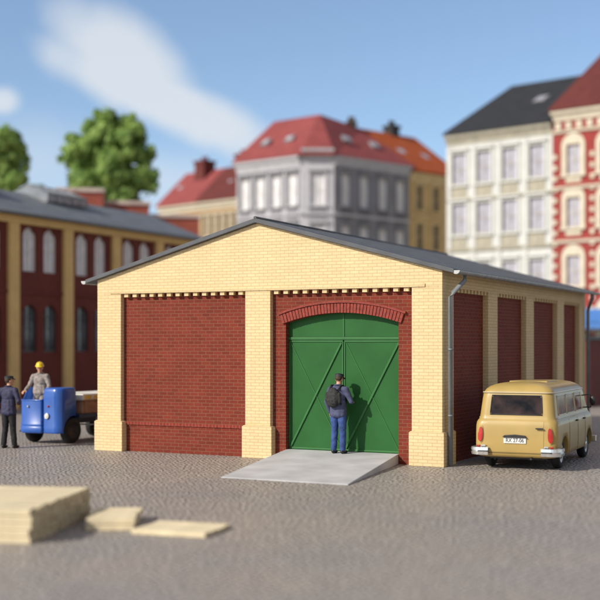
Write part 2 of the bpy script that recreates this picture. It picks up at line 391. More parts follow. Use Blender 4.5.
# green double gate
DY = .27
def gate():
    TB = 2.50
    cx = (DX0+DX1)/2
    for x0, x1, sgn in ((DX0+.004, cx-.004, 1), (cx+.004, DX1-.004, -1)):
        m = MB(); m.box(x0, x1, DY, DY+.06, .20, TB-.01); lf = m.build('gate_leaf', GREEN, shed, bevel=.004)
        lo, hi = .225, TB-.035
        m = MB()
        for a, b in (((x0, lo), (x1, lo)), ((x0, hi), (x1, hi))):
            m.box(x0+.01, x1-.01, DY-.018, DY-.0005, a[1]-.018, a[1]+.018)
        for xx in (x0+.018, x1-.018): m.box(xx-.014, xx+.014, DY-.0165, DY-.0005, lo+.02, hi-.02)
        m.build('leaf_frame', GREENL, lf, bevel=.004)
        def bar(a, b, wd, dp):
            m = MB(); a = Vector((a[0], 0, a[1])); b = Vector((b[0], 0, b[1])); d = (b-a).normalized(); n = Vector((-d.z, 0, d.x))*wd
            m.prism([((a+n).x, (a+n).z), ((b+n).x, (b+n).z), ((b-n).x, (b-n).z), ((a-n).x, (a-n).z)], DY-dp, DY-.0008)
            m.build('brace', GREENL, lf, bevel=.003)
        xl, xr = x0+.045, x1-.045
        bar((xl, lo+.03), (xr, hi-.03), .020, .030)
        bar((xl, hi-.03), (xr, lo+.03), .008, .012)
    m = MB(); pt = arch_pts(DX0-.005, DX1+.005, DSP, DCR+.004)
    m.prism([(DX0-.005, TB+.055), (DX1+.005, TB+.055)] + pt[::-1], DY, DY+.06); tr = m.build('gate_transom', GREEN, shed)
    m = MB(); m.box(DX0, DX1, DY-.035, DY+.06, TB-.006, TB+.05); m.build('transom_rail', GREENL, tr, bevel=.006)
    m = MB(); m.box(cx-.014, cx+.014, DY-.016, DY-.0005, TB+.052, DCR-.012); m.build('centre_bar', GREENL, tr, bevel=.003)
    m = MB(); m.box(DX0, DX1, DY-.03, DY+.06, .0, .198); m.build('gate_sill', GREENL, shed)
    m = MB(); m.box(DX0, DX1, DY+.06, DY+.1, 0, DCR); m.build('gate_backing', DARK, shed)
gate()
# long sides
sp = [(2.85, 3.50), (5.70, 6.35), (8.50, 9.15), (10.80, SD)]
for sgn in (1, -1):
    X = (lambda a, b: (SW-b, SW-a)) if sgn == 1 else (lambda a, b: (a, b))
    e = [(0, .65)] + sp
    for a, b in sp:
        x0, x1 = X(0, .4); m = MB(); m.box(x0, x1, a, b, .685, FZ); p = m.build('pilaster', CREAM, shed, bevel=.008)
        x0, x1 = (SW-.4, SW+.05) if sgn == 1 else (-.05, .4)
        m = MB(); m.box(x0, x1, a-.05, min(b+.05, SD), 0, .685); m.build('plinth', CREAM, p, bevel=.012)
    for (a, b), (c_, d) in zip(e[:-1], e[1:]):
        x0, x1 = X(.125, .35); m = MB(); m.box(x0, x1, b, c_, 0, FZ-.001); m.build('brick_panel', RED, shed)
    x0, x1 = X(0, .3); m = MB(); m.box(x0, x1, .3005, SD-.3, FZ, SH); m.build('eaves_band', CREAM, shed)
    if sgn == 1:
        for (a, b), (c_, d) in zip(e[:-1], e[1:]): dentils('dentil_course', b+.02, c_-.02, 0, 'y')
m = MB(); m.prism([(.4, 0), (SW-.4, 0), (SW-.4, FZ-.002), (SW, FZ), (SW, SH), (SW/2, SA), (0, SH), (0, FZ), (.4, FZ-.002)], SD-.3, SD); m.build('rear_wall', CREAM, shed)
# roof
k = (SA-SH)/(SW/2); OV = .27; g = .004
zl = SH-k*OV+g
m = MB(); m.prism([(-OV, zl), (SW/2, SA+g), (SW+OV, zl), (SW+OV, zl+.085), (SW/2, SA+g+.095), (-OV, zl+.085)], -.10, SD+.12)
roof = m.build('roof', SLATE, shed, bevel=.008)
m = MB(); m.tube([(SW/2, -.10, SA+.105), (SW/2, SD+.12, SA+.105)], .035, 8); m.build('ridge_cap', SLATE, roof)
m = MB()
for yy in [i*.95+.9 for i in range(11)]:
    for s_ in (1, -1):
        xe = SW/2+s_*(SW/2+OV); m.prism([(SW/2+s_*.06, SA+.10-.06*k), (xe, zl+.086), (xe, zl+.092), (SW/2+s_*.06, SA+.106-.06*k)], yy-.008, yy+.008)
m.build('roof_seam', SLATE, roof)
for s_ in (1, -1):
    gx = (SW+OV+.045) if s_ == 1 else (-OV-.045); gz = zl+.055
    m = MB(); n = 10; ring = []
    prof = [(gx+.075*math.cos(math.pi+math.pi*i/n), gz+.075*math.sin(math.pi+math.pi*i/n)) for i in range(n+1)]
    inn = [(gx+.066*math.cos(math.pi+math.pi*i/n), gz+.066*math.sin(math.pi+math.pi*i/n)) for i in range(n+1)][::-1]
    m.prism(prof+inn, -.08, SD+.10); gt = m.build('gutter', ZINC, shed)
    m = MB(); m.prism(prof, -.092, -.081); m.build('gutter_end', CHALK, gt); m = MB(); m.prism(prof, SD+.101, SD+.112); m.build('gutter_end', CHALK, gt)
    wx = SW+.11 if s_ == 1 else -.11
    for y0, y1 in (((.42, .16) if s_ == 1 else (.9, .62)), (SD-.5, SD-.14)):
        m = MB(); m.tube([(gx, y0, gz-.06), (gx, y0, gz-.17), (gx-s_*.03, y0+(y1-y0)*.12, gz-.22), (wx+s_*.03, y0+(y1-y0)*.9, gz-.43), (wx, y1, gz-.5), (wx, y1, .02)], .046, 12)
        dp = m.build('downpipe', PIPE, shed)
        m = MB(); 
        for zz in (1.0, 2.3): m.tube([(wx, y1, zz-.02), (wx, y1, zz+.02)], .056, 12)
        m.build('pipe_clip', PIPE, dp)

# ------------------------------------------------------------------ ramp
rp = MB()
top = [(4.775, .262, .197), (7.305, .262, .197), (7.305, .10, .197), (7.93, -3.62, .022), (5.42, -3.62, .022), (4.775, .10, .197)]
n = len(top); vs = top + [(a, b, 0.001) for a, b, _ in top]
fs = [tuple(range(n-1, -1, -1)), tuple(range(n, 2*n))] + [(i, (i+1) % n, n+(i+1) % n, n+i) for i in range(n)]
fs[0] = (0, 1, 2, 5); fs.append((2, 3, 4, 5))
rp.add(vs, fs)
ro = rp.build('loading_ramp', CONC, None, bevel=.006); ro.location = L0; ro.rotation_euler = (0, 0, ANG)
tag(ro, 'pale grey concrete ramp sloping up to the green gate', 'ramp')

# ------------------------------------------------------------------ people
def blob(name, m_, parts, vox, smooth, parent, disp=0, dscale=.08):
    bm = bmesh.new()
    for p in parts:
        if p[0] == 'e':                                          # ellipsoid: centre, radii, rotation
            _, c_, r3, *rot = p
            M = Matrix.Translation(Vector(c_))
            if rot: M = M @ rot[0].to_4x4()
            M = M @ Matrix.Diagonal((*r3, 1))
            bmesh.ops.create_uvsphere(bm, u_segments=18, v_segments=12, radius=1, matrix=M)
        else:                                                    # tapered limb through points
            _, pts, rs = p
            pts = [Vector(q) for q in pts]
            for q, r in zip(pts, rs): bmesh.ops.create_uvsphere(bm, u_segments=14, v_segments=10, radius=r, matrix=Matrix.Translation(q))
            for a, b, ra, rb in zip(pts, pts[1:], rs, rs[1:]):
                d = b-a
                if d.length < 1e-4: continue
                M = Matrix.Translation((a+b)/2) @ d.to_track_quat('Z', 'Y').to_matrix().to_4x4()
                bmesh.ops.create_cone(bm, cap_ends=True, segments=14, radius1=ra, radius2=rb, depth=d.length, matrix=M)
    me = bpy.data.meshes.new(name); bm.to_mesh(me); bm.free(); me.materials.append(m_)
    o = link(name, me, parent)
    r = o.modifiers.new('r', 'REMESH'); r.mode = 'VOXEL'; r.voxel_size = vox; r.use_smooth_shade = True
    s_ = o.modifiers.new('s', 'SMOOTH'); s_.iterations = smooth; s_.factor = .5
    if disp:
        tx = bpy.data.textures.new(name+'_folds', 'CLOUDS'); tx.noise_scale = dscale; tx.noise_depth = 2
        d = o.modifiers.new('d', 'DISPLACE'); d.texture = tx; d.strength = disp; d.mid_level = .5; d.texture_coords = 'GLOBAL'
    return baked(o)
def hand(wrist, d, nrm, thumb):
    """palm and five curled fingers; d = pointing direction, nrm = back of the hand, thumb = side of the thumb"""
    d = Vector(d).normalized(); nrm = Vector(nrm).normalized(); nrm = (nrm - d*nrm.dot(d)).normalized(); sdv = Vector(thumb); sdv = (sdv - d*sdv.dot(d) - nrm*sdv.dot(nrm)).normalized()
    w_ = Vector(wrist); out = []
    rot = Matrix((sdv, nrm, d)).transposed()
    out.append(('e', w_ + d*.050, (.042, .019, .052), rot))
    for i, (off, ln) in enumerate(((.029, .068), (.010, .076), (-.010, .070), (-.028, .055))):
        a = w_ + d*.088 + sdv*off; b = a + d*ln*.55 - nrm*ln*.16; e_ = b + d*ln*.25 - nrm*ln*.40
        out.append(('l', (w_ + d*.05 + sdv*off*.9, a, b, e_), (.010, .0098, .009, .0078)))
    a = w_ + d*.022 + sdv*.030; b = w_ + d*.058 + sdv*.062 - nrm*.012; e_ = w_ + d*.092 + sdv*.060 - nrm*.026
    out.append(('l', (a, b, e_), (.014, .0115, .0095)))
    return out
def person(label, loc, rz, sc, cloth, arms, legs, head_yaw=0, head_pitch=0, hat='cap', group=None):
    p = thing('person', label, 'person', loc, rz, group); p.scale = (sc, sc, sc)
    top_m, leg_m = cloth
    HM = Matrix.Translation((0, .015, 1.475)) @ Matrix.Rotation(head_yaw, 4, 'Z') @ Matrix.Rotation(head_pitch, 4, 'X')
    h = lambda x, y, z: HM @ Vector((x, y, z))
    hr = HM.to_3x3()
    body = [('l', ((0, -.01, 1.36), (0, 0, 1.44), h(0, .015, .06)), (.075, .056, .055)),
            ('e', h(0, .010, .135), (.074, .094, .104), hr), ('e', h(0, .030, .075), (.056, .066, .060), hr),
            ('e', h(0, .112, .098), (.013, .020, .020), hr), ('e', h(0, .098, .122), (.010, .016, .026), hr),
            ('e', h(0, .084, .030), (.026, .020, .018), hr),
            ('e', h(.076, -.005, .110), (.010, .019, .030), hr), ('e', h(-.076, -.005, .110), (.010, .019, .030), hr),
            ('e', h(.032, .078, .145), (.026, .014, .009), hr), ('e', h(-.032, .078, .145), (.026, .014, .009), hr),
            ('e', (0, -.005, 1.24), (.155, .095, .18)), ('e', (0, 0, 1.04), (.135, .092, .16)), ('e', (0, 0, .93), (.145, .10, .11))]
    jacket = [('e', (0, -.005, 1.25), (.180, .122, .20)), ('e', (0, 0, 1.05), (.172, .122, .20)),
              ('l', ((-.125, -.01, 1.372), (0, -.012, 1.42), (.125, -.01, 1.372)), (.074, .072, .074))]
    hem = .79 if hat == 'cap' else .90
    for i in range(9):                                           # straight skirt of the jacket with a cut hem
        a = -.105+.21*i/8; jacket += [('l', ((a*.9, -.005+dy*.7, 1.12), (a, -.002+dy, hem+.06)), (.078, .088)) for dy in ((-.055, .055) if 1 < i < 7 else (-.02, .02))]
    for sx, (el, wr, hd, hn, th) in zip((-1, 1), arms):
        sh = Vector((sx*.185, -.005, 1.37)); el = Vector(el); wr = Vector(wr)
        body.append(('l', (sh, el, wr), (.052, .040, .026))); body += hand(wr, hd, hn, th)
        jacket.append(('l', (sh, (sh+el)/2, el, el.lerp(wr, .55), el.lerp(wr, .93)), (.074, .064, .055, .050, .044)))
    trousers = [('e', (0, 0, .93), (.165, .118, .12))]
    for sx, (kn, an) in zip((-1, 1), legs):
        hp = Vector((sx*.088, 0, .89)); kn = Vector(kn); an = Vector(an)
        body.append(('l', (hp, kn, an), (.075, .05, .038)))
        body.append(('l', (an, an+Vector((sx*.01, .10, -.045))), (.038, .032)))
        trousers.append(('l', (hp, hp.lerp(kn, .5), kn, kn.lerp(an, .5), an+Vector((0, 0, .005))), (.100, .090, .074, .071, .066)))
        shoe = [('e', an+Vector((0, -.02, -.045)), (.042, .052, .048)), ('e', an+Vector((sx*.012, .085, -.056)), (.046, .085, .036)), ('l', (an, an+Vector((0, 0, .03))), (.042, .042))]
        s_ = blob('shoe', SHOE, shoe, .008, 3, p)
    blob('body', SKIN, body, .0062, 3, p)
    blob('trousers', leg_m, trousers, .011, 3, p, .016, .07)
    jk = blob('jacket' if hat != 'helmet' else 'work_shirt', top_m, jacket, .011, 3, p, .018, .075)
    col_ = MB(); col_.tube([Vector((.072*math.cos(a), -.008+.064*math.sin(a), 1.462+.012*math.sin(a+math.pi))) for a in [2*math.pi*i/20 for i in range(20)]], .019, 8, closed=True)
    col_.build('collar', top_m, jk)
    for sx in (-1, 1):
        e_ = MB(); e_.lathe([(.0, -.007), (.006, -.004), (.0075, 0), (.006, .004), (0, .007)], 10, axis='y', c=h(sx*.031, .094, .128)); e_.build('eye', EYE, p)
    hair = [('e', h(0, -.022, .145), (.081, .084, .085), hr)]
    blob('hair', HAIR, hair, .010, 2, p, .006, .03)
    if hat == 'cap':
        cp = blob('cap', CAPM, [('e', h(0, -.004, .195), (.092, .108, .046), hr), ('e', h(0, .0, .215), (.098, .112, .030), hr)], .008, 2, p)
        m = MB(); m.tube([h(.083*math.cos(a), .002+.100*math.sin(a), .182) for a in [2*math.pi*i/24 for i in range(24)]], .013, 8, closed=True); m.build('cap_band', CAPB, cp)
        m = MB(); nn = 12
        for i in range(nn):
            a0, a1 = R(25+130*i/nn), R(25+130*(i+1)/nn)
            q = lambda a, k_, dz: h(.086*math.cos(a)*k_, .004+.100*math.sin(a)*k_+(.015 if k_ > 1 else 0), .178+dz)
            m.quad(q(a0, 1, 0), q(a1, 1, 0), q(a1, 1.42, -.022), q(a0, 1.42, -.022)); m.quad(q(a0, 1, -.008), q(a1, 1, -.008), q(a1, 1.42, -.03), q(a0, 1.42, -.03))
        m.build('cap_peak', CAPM, cp)
    elif hat == 'helmet':
        m = MB(); pr = [(.121, .168), (.127, .166), (.127, .172), (.108, .178), (.105, .205), (.092, .238), (.066, .262), (.03, .275), (0.001, .278)]
        sub = MB(); sub.lathe(pr, 28)
        sub.v = [h(q.x*.92, q.y*1.06+.004+(.03 if (q.z < .175 and q.y > .08) else 0), q.z) for q in sub.v]
        he = sub.build('hard_hat', HELM, p)
        m.tube([h(0, .112*math.cos(a), .178+.104*math.sin(a)) for a in [R(20+140*i/12) for i in range(13)]], .010, 8); m.build('helmet_ridge', HELM, he)
    return p
PZ = .175
mp = shed_pt(6.10, -.13)
man = person('person in blue jacket and jeans with black backpack, facing the green gate', (mp.x, mp.y, .187), ANG+R(-4), .945,
    (JACKET, JEANS),
    (((-.27, -.02, 1.10), (-.25, .09, .87), (0.1, .2, -1), (-1, 0, 0), (0, 1, 0)),
     ((.30, .03, 1.12), (.20, .24, 1.10), (-.3, 1, .1), (.3, .0, 1), (-1, .2, 0))),
    (((-.10, .02, .48), (-.105, -.01, .092)), ((.10, .015, .48), (.115, -.01, .092))), head_pitch=R(-12), hat='cap')
bp = blob('backpack', PACK, [('e', (-.035, -.165, 1.20), (.165, .085, .215)), ('e', (-.035, -.21, 1.12), (.14, .075, .12)), ('e', (-.035, -.17, 1.36), (.09, .05, .06)),
     ('l', ((-.18, -.16, 1.12), (-.18, -.16, 1.28)), (.045, .04)), ('l', ((.11, -.16, 1.12), (.11, -.16, 1.28)), (.045, .04))], .009, 3, man, .022, .05)
m = MB()
for sx in (-1, 1):
    m.tube([(sx*.10-.03, -.14, 1.37), (sx*.115-.02, -.075, 1.462), (sx*.125-.01, .02, 1.462), (sx*.125, .10, 1.36), (sx*.13, .13, 1.20), (sx*.165, .06, 1.08), (sx*.14-.02, -.12, 1.06)], .019, 8)
m.build('shoulder_strap', PACK, bp)

co = person('person in navy jacket and black trousers standing beside the blue cart', (-6.73, 27.77, .0), R(-20), .975,
    (NAVY, BTROU),
    (((-.29, -.03, 1.12), (-.16, .20, 1.05), (.8, .6, .0), (-.2, .2, 1), (0, .8, .5)),
     ((.29, -.03, 1.12), (.17, .20, 1.05), (-.8, .6, .0), (.2, .2, 1), (0, .8, .5))),
    (((-.10, .015, .48), (-.125, -.02, .092)), ((.10, .03, .48), (.14, .03, .092))), head_yaw=R(-35), hat='cap')

# ------------------------------------------------------------------ blue platform cart, its driver and its load
CA = R(-30)
cart = thing('platform_cart', 'blue three-box electric platform cart with open driver stand and a rear load bed', 'cart', (-6.085, 29.33, 0), CA)
def rrect(x0, x1, y0, y1, rs, n=8):
    """closed outline with per-corner radii (front-left, front-right, back-right, back-left); front is -y"""
    out = []
    for (cx, cy, a0), r in zip(((x0, y0, 180), (x1, y0, 270), (x1, y1, 0), (x0, y1, 90)), rs):
        ox = cx + (r if cx == x0 else -r); oy = cy + (r if cy == y0 else -r)
        for i in range(n+1): a = R(a0+90*i/n); out.append((ox+r*math.cos(a), oy+r*math.sin(a)))
    return out
def stack(mbx, rings, mi=0, captop=True, capbot=True):
    n = len(rings[0]); vs = [p for r in rings for p in r]; fs = []
    for i in range(len(rings)-1):
        for j in range(n): fs.append((i*n+j, i*n+(j+1) % n, (i+1)*n+(j+1) % n, (i+1)*n+j))
    mbx.add(vs, fs, mi, True)
    o = len(mbx.v)-len(vs)
    if captop: mbx.f.append([o+(len(rings)-1)*n+j for j in range(n)]); mbx.m.append(mi); mbx.sm.append(True)
    if capbot: mbx.f.append([o+j for j in range(n-1, -1, -1)]); mbx.m.append(mi); mbx.sm.append(False)
# driver well: thin curved wall
CX0, CX1, CMID = -.74, .66, .12
out = rrect(CX0, CMID, -.42, .22, (.38, .02, .02, .10), 10)
inn = rrect(CX0+.035, CMID-.03, -.385, .19, (.35, .02, .02, .08), 10)
def bulge(ol):                                                   # barrel-curved front
    cx = (CX0+CMID)/2; hw = (CMID-CX0)/2
    return [(a, b-(.13*max(0, 1-((a-cx-.08)/hw)**2) if b < -.05 else 0)) for a, b in ol]
def lvl(ol, z, grow=0):
    cx = (CX0+CMID)/2; cy = -.1
    return [(cx+(a-cx)*(1+grow), cy+(b-cy)*(1+grow), z) for a, b in bulge(ol)]
m = MB()
zs = [(.26, 0), (.285, .02), (.31, .045), (.41, .045), (.43, .008), (.45, .035), (.475, .035), (.50, 0), (1.03, 0), (1.05, -.004)]
def rise(ring): return [(a, b, z+.27*(lambda q: q*q*(3-2*q))(min(1, max(0, (b+.20)/.26)))*(1 if z > 1 else 0)) for a, b, z in ring]
rings = [rise(lvl(out, z, g_)) for z, g_ in zs] + [rise(lvl(inn, 1.05)), lvl(inn, .27)]
stack(m, rings, capbot=True)
wl = m.build('driver_well', BLUE, cart)
m = MB(); rim = rise([(a, b, 1.05) for a, b in bulge(rrect(CX0+.012, CMID-.01, -.41, .21, (.37, .02, .02, .09), 10))])
m.tube(rim, .020, 8, closed=True); m.build('well_rim', BLUE, wl)
m = MB(); m.lathe([(.001, -.018), (.022, -.014), (.028, 0)], 16, axis='y', c=(-.24, -.545, .90)); m.build('badge', CHROME, wl)
# motor hood
ho = [(.26, 0), (.29, .015), (.43, .015), (.445, 0), (1.10, 0), (1.24, -.012), (1.31, -.05), (1.345, -.12), (1.355, -.22)]
oh = rrect(CMID+.004, CX1, -.42, .24, (.05, .22, .12, .05), 10)
m = MB(); cx = (CMID+CX1)/2
stack(m, [[(cx+(a-cx)*(1+g_), -.09+(b+.09)*(1+g_), z) for a, b in oh] for z, g_ in ho])
hood = m.build('motor_hood', BLUE, cart)
wc = bpy.data.meshes.new('cut'); bmx = bmesh.new()
bmesh.ops.create_cone(bmx, cap_ends=True, segments=32, radius1=.37, radius2=.37, depth=.56, matrix=Matrix.Translation((.62, 0.10, .31)) @ Matrix.Rotation(R(90), 4, 'Y'))
bmx.to_mesh(wc); bmx.free(); cut = link('cut', wc, cart)
b = hood.modifiers.new('b', 'BOOLEAN'); b.object = cut; b.operation = 'DIFFERENCE'; b.solver = 'EXACT'
baked(hood); bpy.data.objects.remove(cut)
m = MB(); m.lathe([(.055, .0), (.075, -.035), (.062, -.045), (.060, -.035)], 24, axis='y', c=(.27, -.418, .68)); hl = m.build('headlight', CHROME, hood)
m = MB(); m.lathe([(.061, -.036), (.04, -.048), (.001, -.054)], 24, axis='y', c=(.27, -.418, .68)); m.build('lens', LAMPW, hl)
m = MB(); m.lathe([(.024, 0), (.024, -.03), (.014, -.042), (.001, -.045)], 16, axis='y', c=(.31, -.417, .91)); m.build('indicator_lamp', LAMPR, hood)
def wheel(parent, loc, r, wd, side, rim=DARK, cap=None):
    o = bpy.data.objects.new('wheel', None); COL.objects.link(o); o.parent = parent; o.location = loc
    h_ = wd/2
    m = MB(); m.lathe([(r*.62, -h_), (r*.88, -h_), (r*.97, -h_*.75), (r, -h_*.3), (r, h_*.3), (r*.97, h_*.75), (r*.88, h_), (r*.62, h_)], 36, axis='x'); m.build('tyre', BLACK, o)
    m = MB(); m.lathe([(r*.625, -h_*.9), (r*.56, -h_*.6), (.001, -h_*.6)], 28, axis='x'); m.lathe([(r*.625, h_*.9), (r*.56, h_*.6), (.001, h_*.6)], 28, axis='x'); m.build('rim', rim, o)
    if cap:
        m = MB(); m.lathe([(r*.42, side*h_*.6), (r*.36, side*h_*.95), (.001, side*h_*1.08)], 24, axis='x'); m.build('hubcap', cap, o)
    return o
wheel(cart, (-.50, -.02, .285), .284, .17, -1); wheel(cart, (.545, .10, .312), .311, .19, 1)
wheel(cart, (-.53, 2.28, .285), .284, .17, -1); wheel(cart, (.53, 2.28, .285), .284, .17, 1)
m = MB(); m.tube([(-.5, .04, .285), (.5, .10, .30)], .04); m.tube([(-.5, 2.28, .285), (.5, 2.28, .285)], .04); m.build('axle', DARK, cart)
m = MB(); m.box(-.66, .66, .30, 3.05, .60, .70); m.box(-.40, -.32, .2, 2.95, .46, .60); m.box(.32, .40, .2, 2.95, .46, .60); m.build('load_bed', NAVYM, cart, bevel=.01)
m = MB(); m.box(CX0+.06, CMID-.05, -.36, .17, .262, .30); m.build('stand_floor', DARK, cart)
m = MB(); m.tube([(-.56, .75, .42), (.64, .75, .42)], .018); m.tube([(.64, .7, .42), (.64, 2.0, .42)], .018); m.tube([(.64, .95, .42), (.64, .95, .60)], .015); m.tube([(.64, 1.8, .42), (.64, 1.8, .60)], .015); m.build('side_rail', ZINC, cart)
m = MB(); m.tube([(-.33, -.30, .40), (-.33, -.30, 1.0)], .022); m.tube([(-.45, -.27, 1.0), (-.33, -.33, 1.02), (-.21, -.27, 1.0)], .014); m.build('tiller', DARK, cart)
MC = Matrix.Translation((-6.085, 29.33, 0)) @ Matrix.Rotation(CA, 4, 'Z')
cw = MC @ Vector((-.30, -.04, .302))
person('person in grey work clothes and yellow hard hat riding the blue cart', cw, CA+R(180)+R(14), .955,
    (SHIRT, GTROU),
    (((-.275, .03, 1.13), (-.30, .20, 1.03), (-.1, .9, -.35), (0, .4, 1), (1, 0, 0)),
     ((.285, .04, 1.13), (.30, .22, 1.02), (.15, .95, -.35), (.1, .3, 1), (-1, 0, 0))),
    (((-.09, .02, .48), (-.095, 0, .092)), ((.09, .02, .48), (.10, .0, .092))), head_yaw=R(22), head_pitch=R(-10), hat='helmet')
# load: one brown crate and three white cartons lying on it
def on_cart(o, x, y, z, a=0): o.location = MC @ Vector((x, y, z)); o.rotation_euler = (0, 0, CA+a)
cr = thing('wooden_crate', 'low brown wooden crate on the load bed of the blue cart', 'crate'); on_cart(cr, 0, 1.67, .701)
m = MB(); m.box(-.62, .62, -1.22, 1.22, .0, .30); m.build('crate_body', CRATE, cr, bevel=.012)
m = MB()
for yy in (-1.1, -.4, .4, 1.1):
    for xx in (-.642, .6215): m.box(xx, xx+.02, yy-.05, yy+.05, .02, .30)
m.build('batten', CRATE, cr)
m = MB(); m.box(-.64, .64, -1.24, 1.24, .301, .325); m.build('crate_lid', CRATE, cr, bevel=.006)
for yy, a, lb in ((-.82, R(2), 'white carton with yellow print just behind the blue motor hood'), (.02, R(-1), 'middle white carton with yellow print on the brown crate'), (.85, R(2), 'rearmost white carton with yellow print, partly behind the shed corner')):
    cb = thing('carton', lb, 'carton', group='white cartons on the cart'); on_cart(cb, .02, 1.67+yy, 1.027, a)
    m = MB(); m.box(-.58, .58, -.39, .39, 0, .15); m.build('carton_box', CARTON, cb, bevel=.012)
    m = MB()
    for q in range(2):
        for xx in (.5805,): m.box(xx, xx+.003, -.32+q*.36, -.06+q*.36, .025, .11)
        m.box(-.5+q*.5, -.15+q*.5, -.3935, -.3905, .025, .11)
    m.build('printed_label', YELLOW, cb)

# ------------------------------------------------------------------ van
van = thing('parked_van', 'mustard yellow rounded van parked beside the shed, rear towards the viewer', 'van', (4.39, 23.55, 0), R(-24))
VL = [(.235, .66, -.60, 2.95), (.25, .74, -.67, 3.02), (.28, .78, -.705, 3.06), (.36, .795, -.72, 3.09), (.50, .80, -.725, 3.10), (.70, .80, -.72, 3.10), (.84, .797, -.712, 3.085),
      (.90, .788, -.70, 3.06), (.935, .774, -.685, 3.03), (.96, .755, -.668, 3.0), (.985, .742, -.655, 2.96), (1.05, .733, -.645, 2.90), (1.20, .717, -.622, 2.79), (1.36, .699, -.596, 2.67),
      (1.45, .686, -.58, 2.60), (1.50, .668, -.562, 2.55), (1.545, .636, -.53, 2.49), (1.59, .58, -.475, 2.41), (1.625, .50, -.39, 2.30), (1.65, .39, -.27, 2.15), (1.665, .25, -.12, 1.95), (1.67, .10, .05, 1.7)]
def van_ring(z, w_, r, f):
    rc = min(.155, w_*.8); fc = min(.32, w_*.9); out = []
    n = 8
    def arc(cx, cy, rad, a0):
        return [(cx+rad*math.cos(R(a0+90*i/n)), cy+rad*math.sin(R(a0+90*i/n)), z) for i in range(n+1)]
    def seg(a, b, k_): return [tuple(a[j]+(b[j]-a[j])*i/k_ for j in range(3)) for i in range(1, k_)]
    A = arc(-w_+rc, r+rc, rc, 180); B = arc(w_-rc, r+rc, rc, 270); C_ = arc(w_-fc, f-fc, fc, 0); D = arc(-w_+fc, f-fc, fc, 90)
    return A + seg(A[-1], B[0], 8) + B + seg(B[-1], C_[0], 16) + C_ + seg(C_[-1], D[0], 6) + D + seg(D[-1], A[0], 16)
m = MB(); stack(m, [van_ring(*l) for l in VL])
vb = m.build('van_body', VANP, van)
bmv = bmesh.new(); bmv.from_mesh(vb.data); BV = BVHTree.FromBMesh(bmv); bmv.free()
def cast(axis, a, b):
    o, d = {'r': (Vector((a, -4, b)), Vector((0, 1, 0))), 's': (Vector((4, a, b)), Vector((-1, 0, 0))), 'l': (Vector((-4, a, b)), Vector((1, 0, 0))), 'f': (Vector((a, 6, b)), Vector((0, -1, 0)))}[axis]
    hit = BV.ray_cast(o, d)
    return hit[0], (hit[1] if hit[1].dot(d) < 0 else -hit[1])
def patch(name, m_, axis, quad, off, parent, rnd=.3, n=10, depth=.02, mi2=None):
    """a shape that follows the body: quad = four (a,b) corners, rnd 0 square .. 1 oval, standing off the skin by off"""
    q = [Vector((*p, 0)) for p in quad]; top_, bot = [], []
    for j in range(n+1):
        for i in range(n+1):
            s, t = 2*i/n-1, 2*j/n-1
            sx = s*math.sqrt(1-t*t/2); tx = t*math.sqrt(1-s*s/2); s = s+(sx-s)*rnd; t = t+(tx-t)*rnd
            s, t = (s+1)/2, (t+1)/2
            p = q[0].lerp(q[1], s).lerp(q[3].lerp(q[2], s), t); pt, nn = cast(axis, p.x, p.y)
            top_.append(pt+nn*off); bot.append(pt+nn*(off-depth))
    fs = []; k_ = n+1
    for j in range(n):
        for i in range(n): fs.append((j*k_+i, j*k_+i+1, (j+1)*k_+i+1, (j+1)*k_+i))
    edge = [i for i in range(k_)] + [j*k_+n for j in range(1, k_)] + [n*k_+i for i in range(n-1, -1, -1)] + [j*k_ for j in range(n-1, 0, -1)]
    mm = MB(); mm.add(top_, fs, 0, True); ne = len(edge)
    mm.add([top_[e] for e in edge]+[bot[e] for e in edge], [(i, (i+1) % ne, ne+(i+1) % ne, ne+i) for i in range(ne)], 0)
    return mm.build(name, m_, parent)
def seam(name, m_, axis, pts, r, parent, closed=False, off=0.0, sub=8):
    out = []
    seq = list(zip(pts, pts[1:] + ([pts[0]] if closed else [])))[: len(pts) if closed else len(pts)-1]
    for a, b in seq:
        for i in range(sub): out.append((a[0]+(b[0]-a[0])*i/sub, a[1]+(b[1]-a[1])*i/sub))
    if not closed: out.append(pts[-1])
    P_ = []
    for a, b in out: h_, nn = cast(axis, a, b); P_.append(h_+nn*off)
    mm = MB(); mm.tube(P_, r, 6, closed=closed); return mm.build(name, m_, parent)
def box4(a0, a1, b0, b1): return [(a0, b0), (a1, b0), (a1, b1), (a0, b1)]
# tailgate, rear window, handle, plate, lamp cover
tg = patch('tailgate', VANP, 'r', box4(-.545, .545, .345, .93), .007, van, .04, 14, .02)
rw = patch('rear_window', GLASS, 'r', [(-.505, 1.06), (.505, 1.06), (.475, 1.415), (-.475, 1.415)], .006, van, .12, 12, .02)
seam('window_seal', DARK, 'r', [(-.505, 1.055), (.505, 1.055), (.478, 1.42), (-.478, 1.42)], .011, rw, True, .004)
mm = MB(); mm.box(.40, .545, -.775, -.745, .795, .82); mm.build('handle', DARK, tg, bevel=.006)
mm = MB(); mm.box(-.215, .215, -.752, -.735, .515, .625); pl = mm.build('number_plate', PLATE, tg, bevel=.004)
fc = bpy.data.curves.new('plate_text', 'FONT'); fc.body = 'RX 27-06'; fc.size = .105; fc.align_x = 'CENTER'; fc.align_y = 'CENTER'; fc.extrude = .002
fo = bpy.data.objects.new('tmp', fc); COL.objects.link(fo); dg = bpy.context.evaluated_depsgraph_get(); dg.update()
tm = bpy.data.meshes.new_from_object(fo.evaluated_get(dg)); bpy.data.objects.remove(fo); tm.materials.clear(); tm.materials.append(DARK)
to = link('plate_letters', tm, pl, (0, -.755, .570)); to.rotation_euler = (R(90), 0, 0); to.scale = (.86, 1, 1)
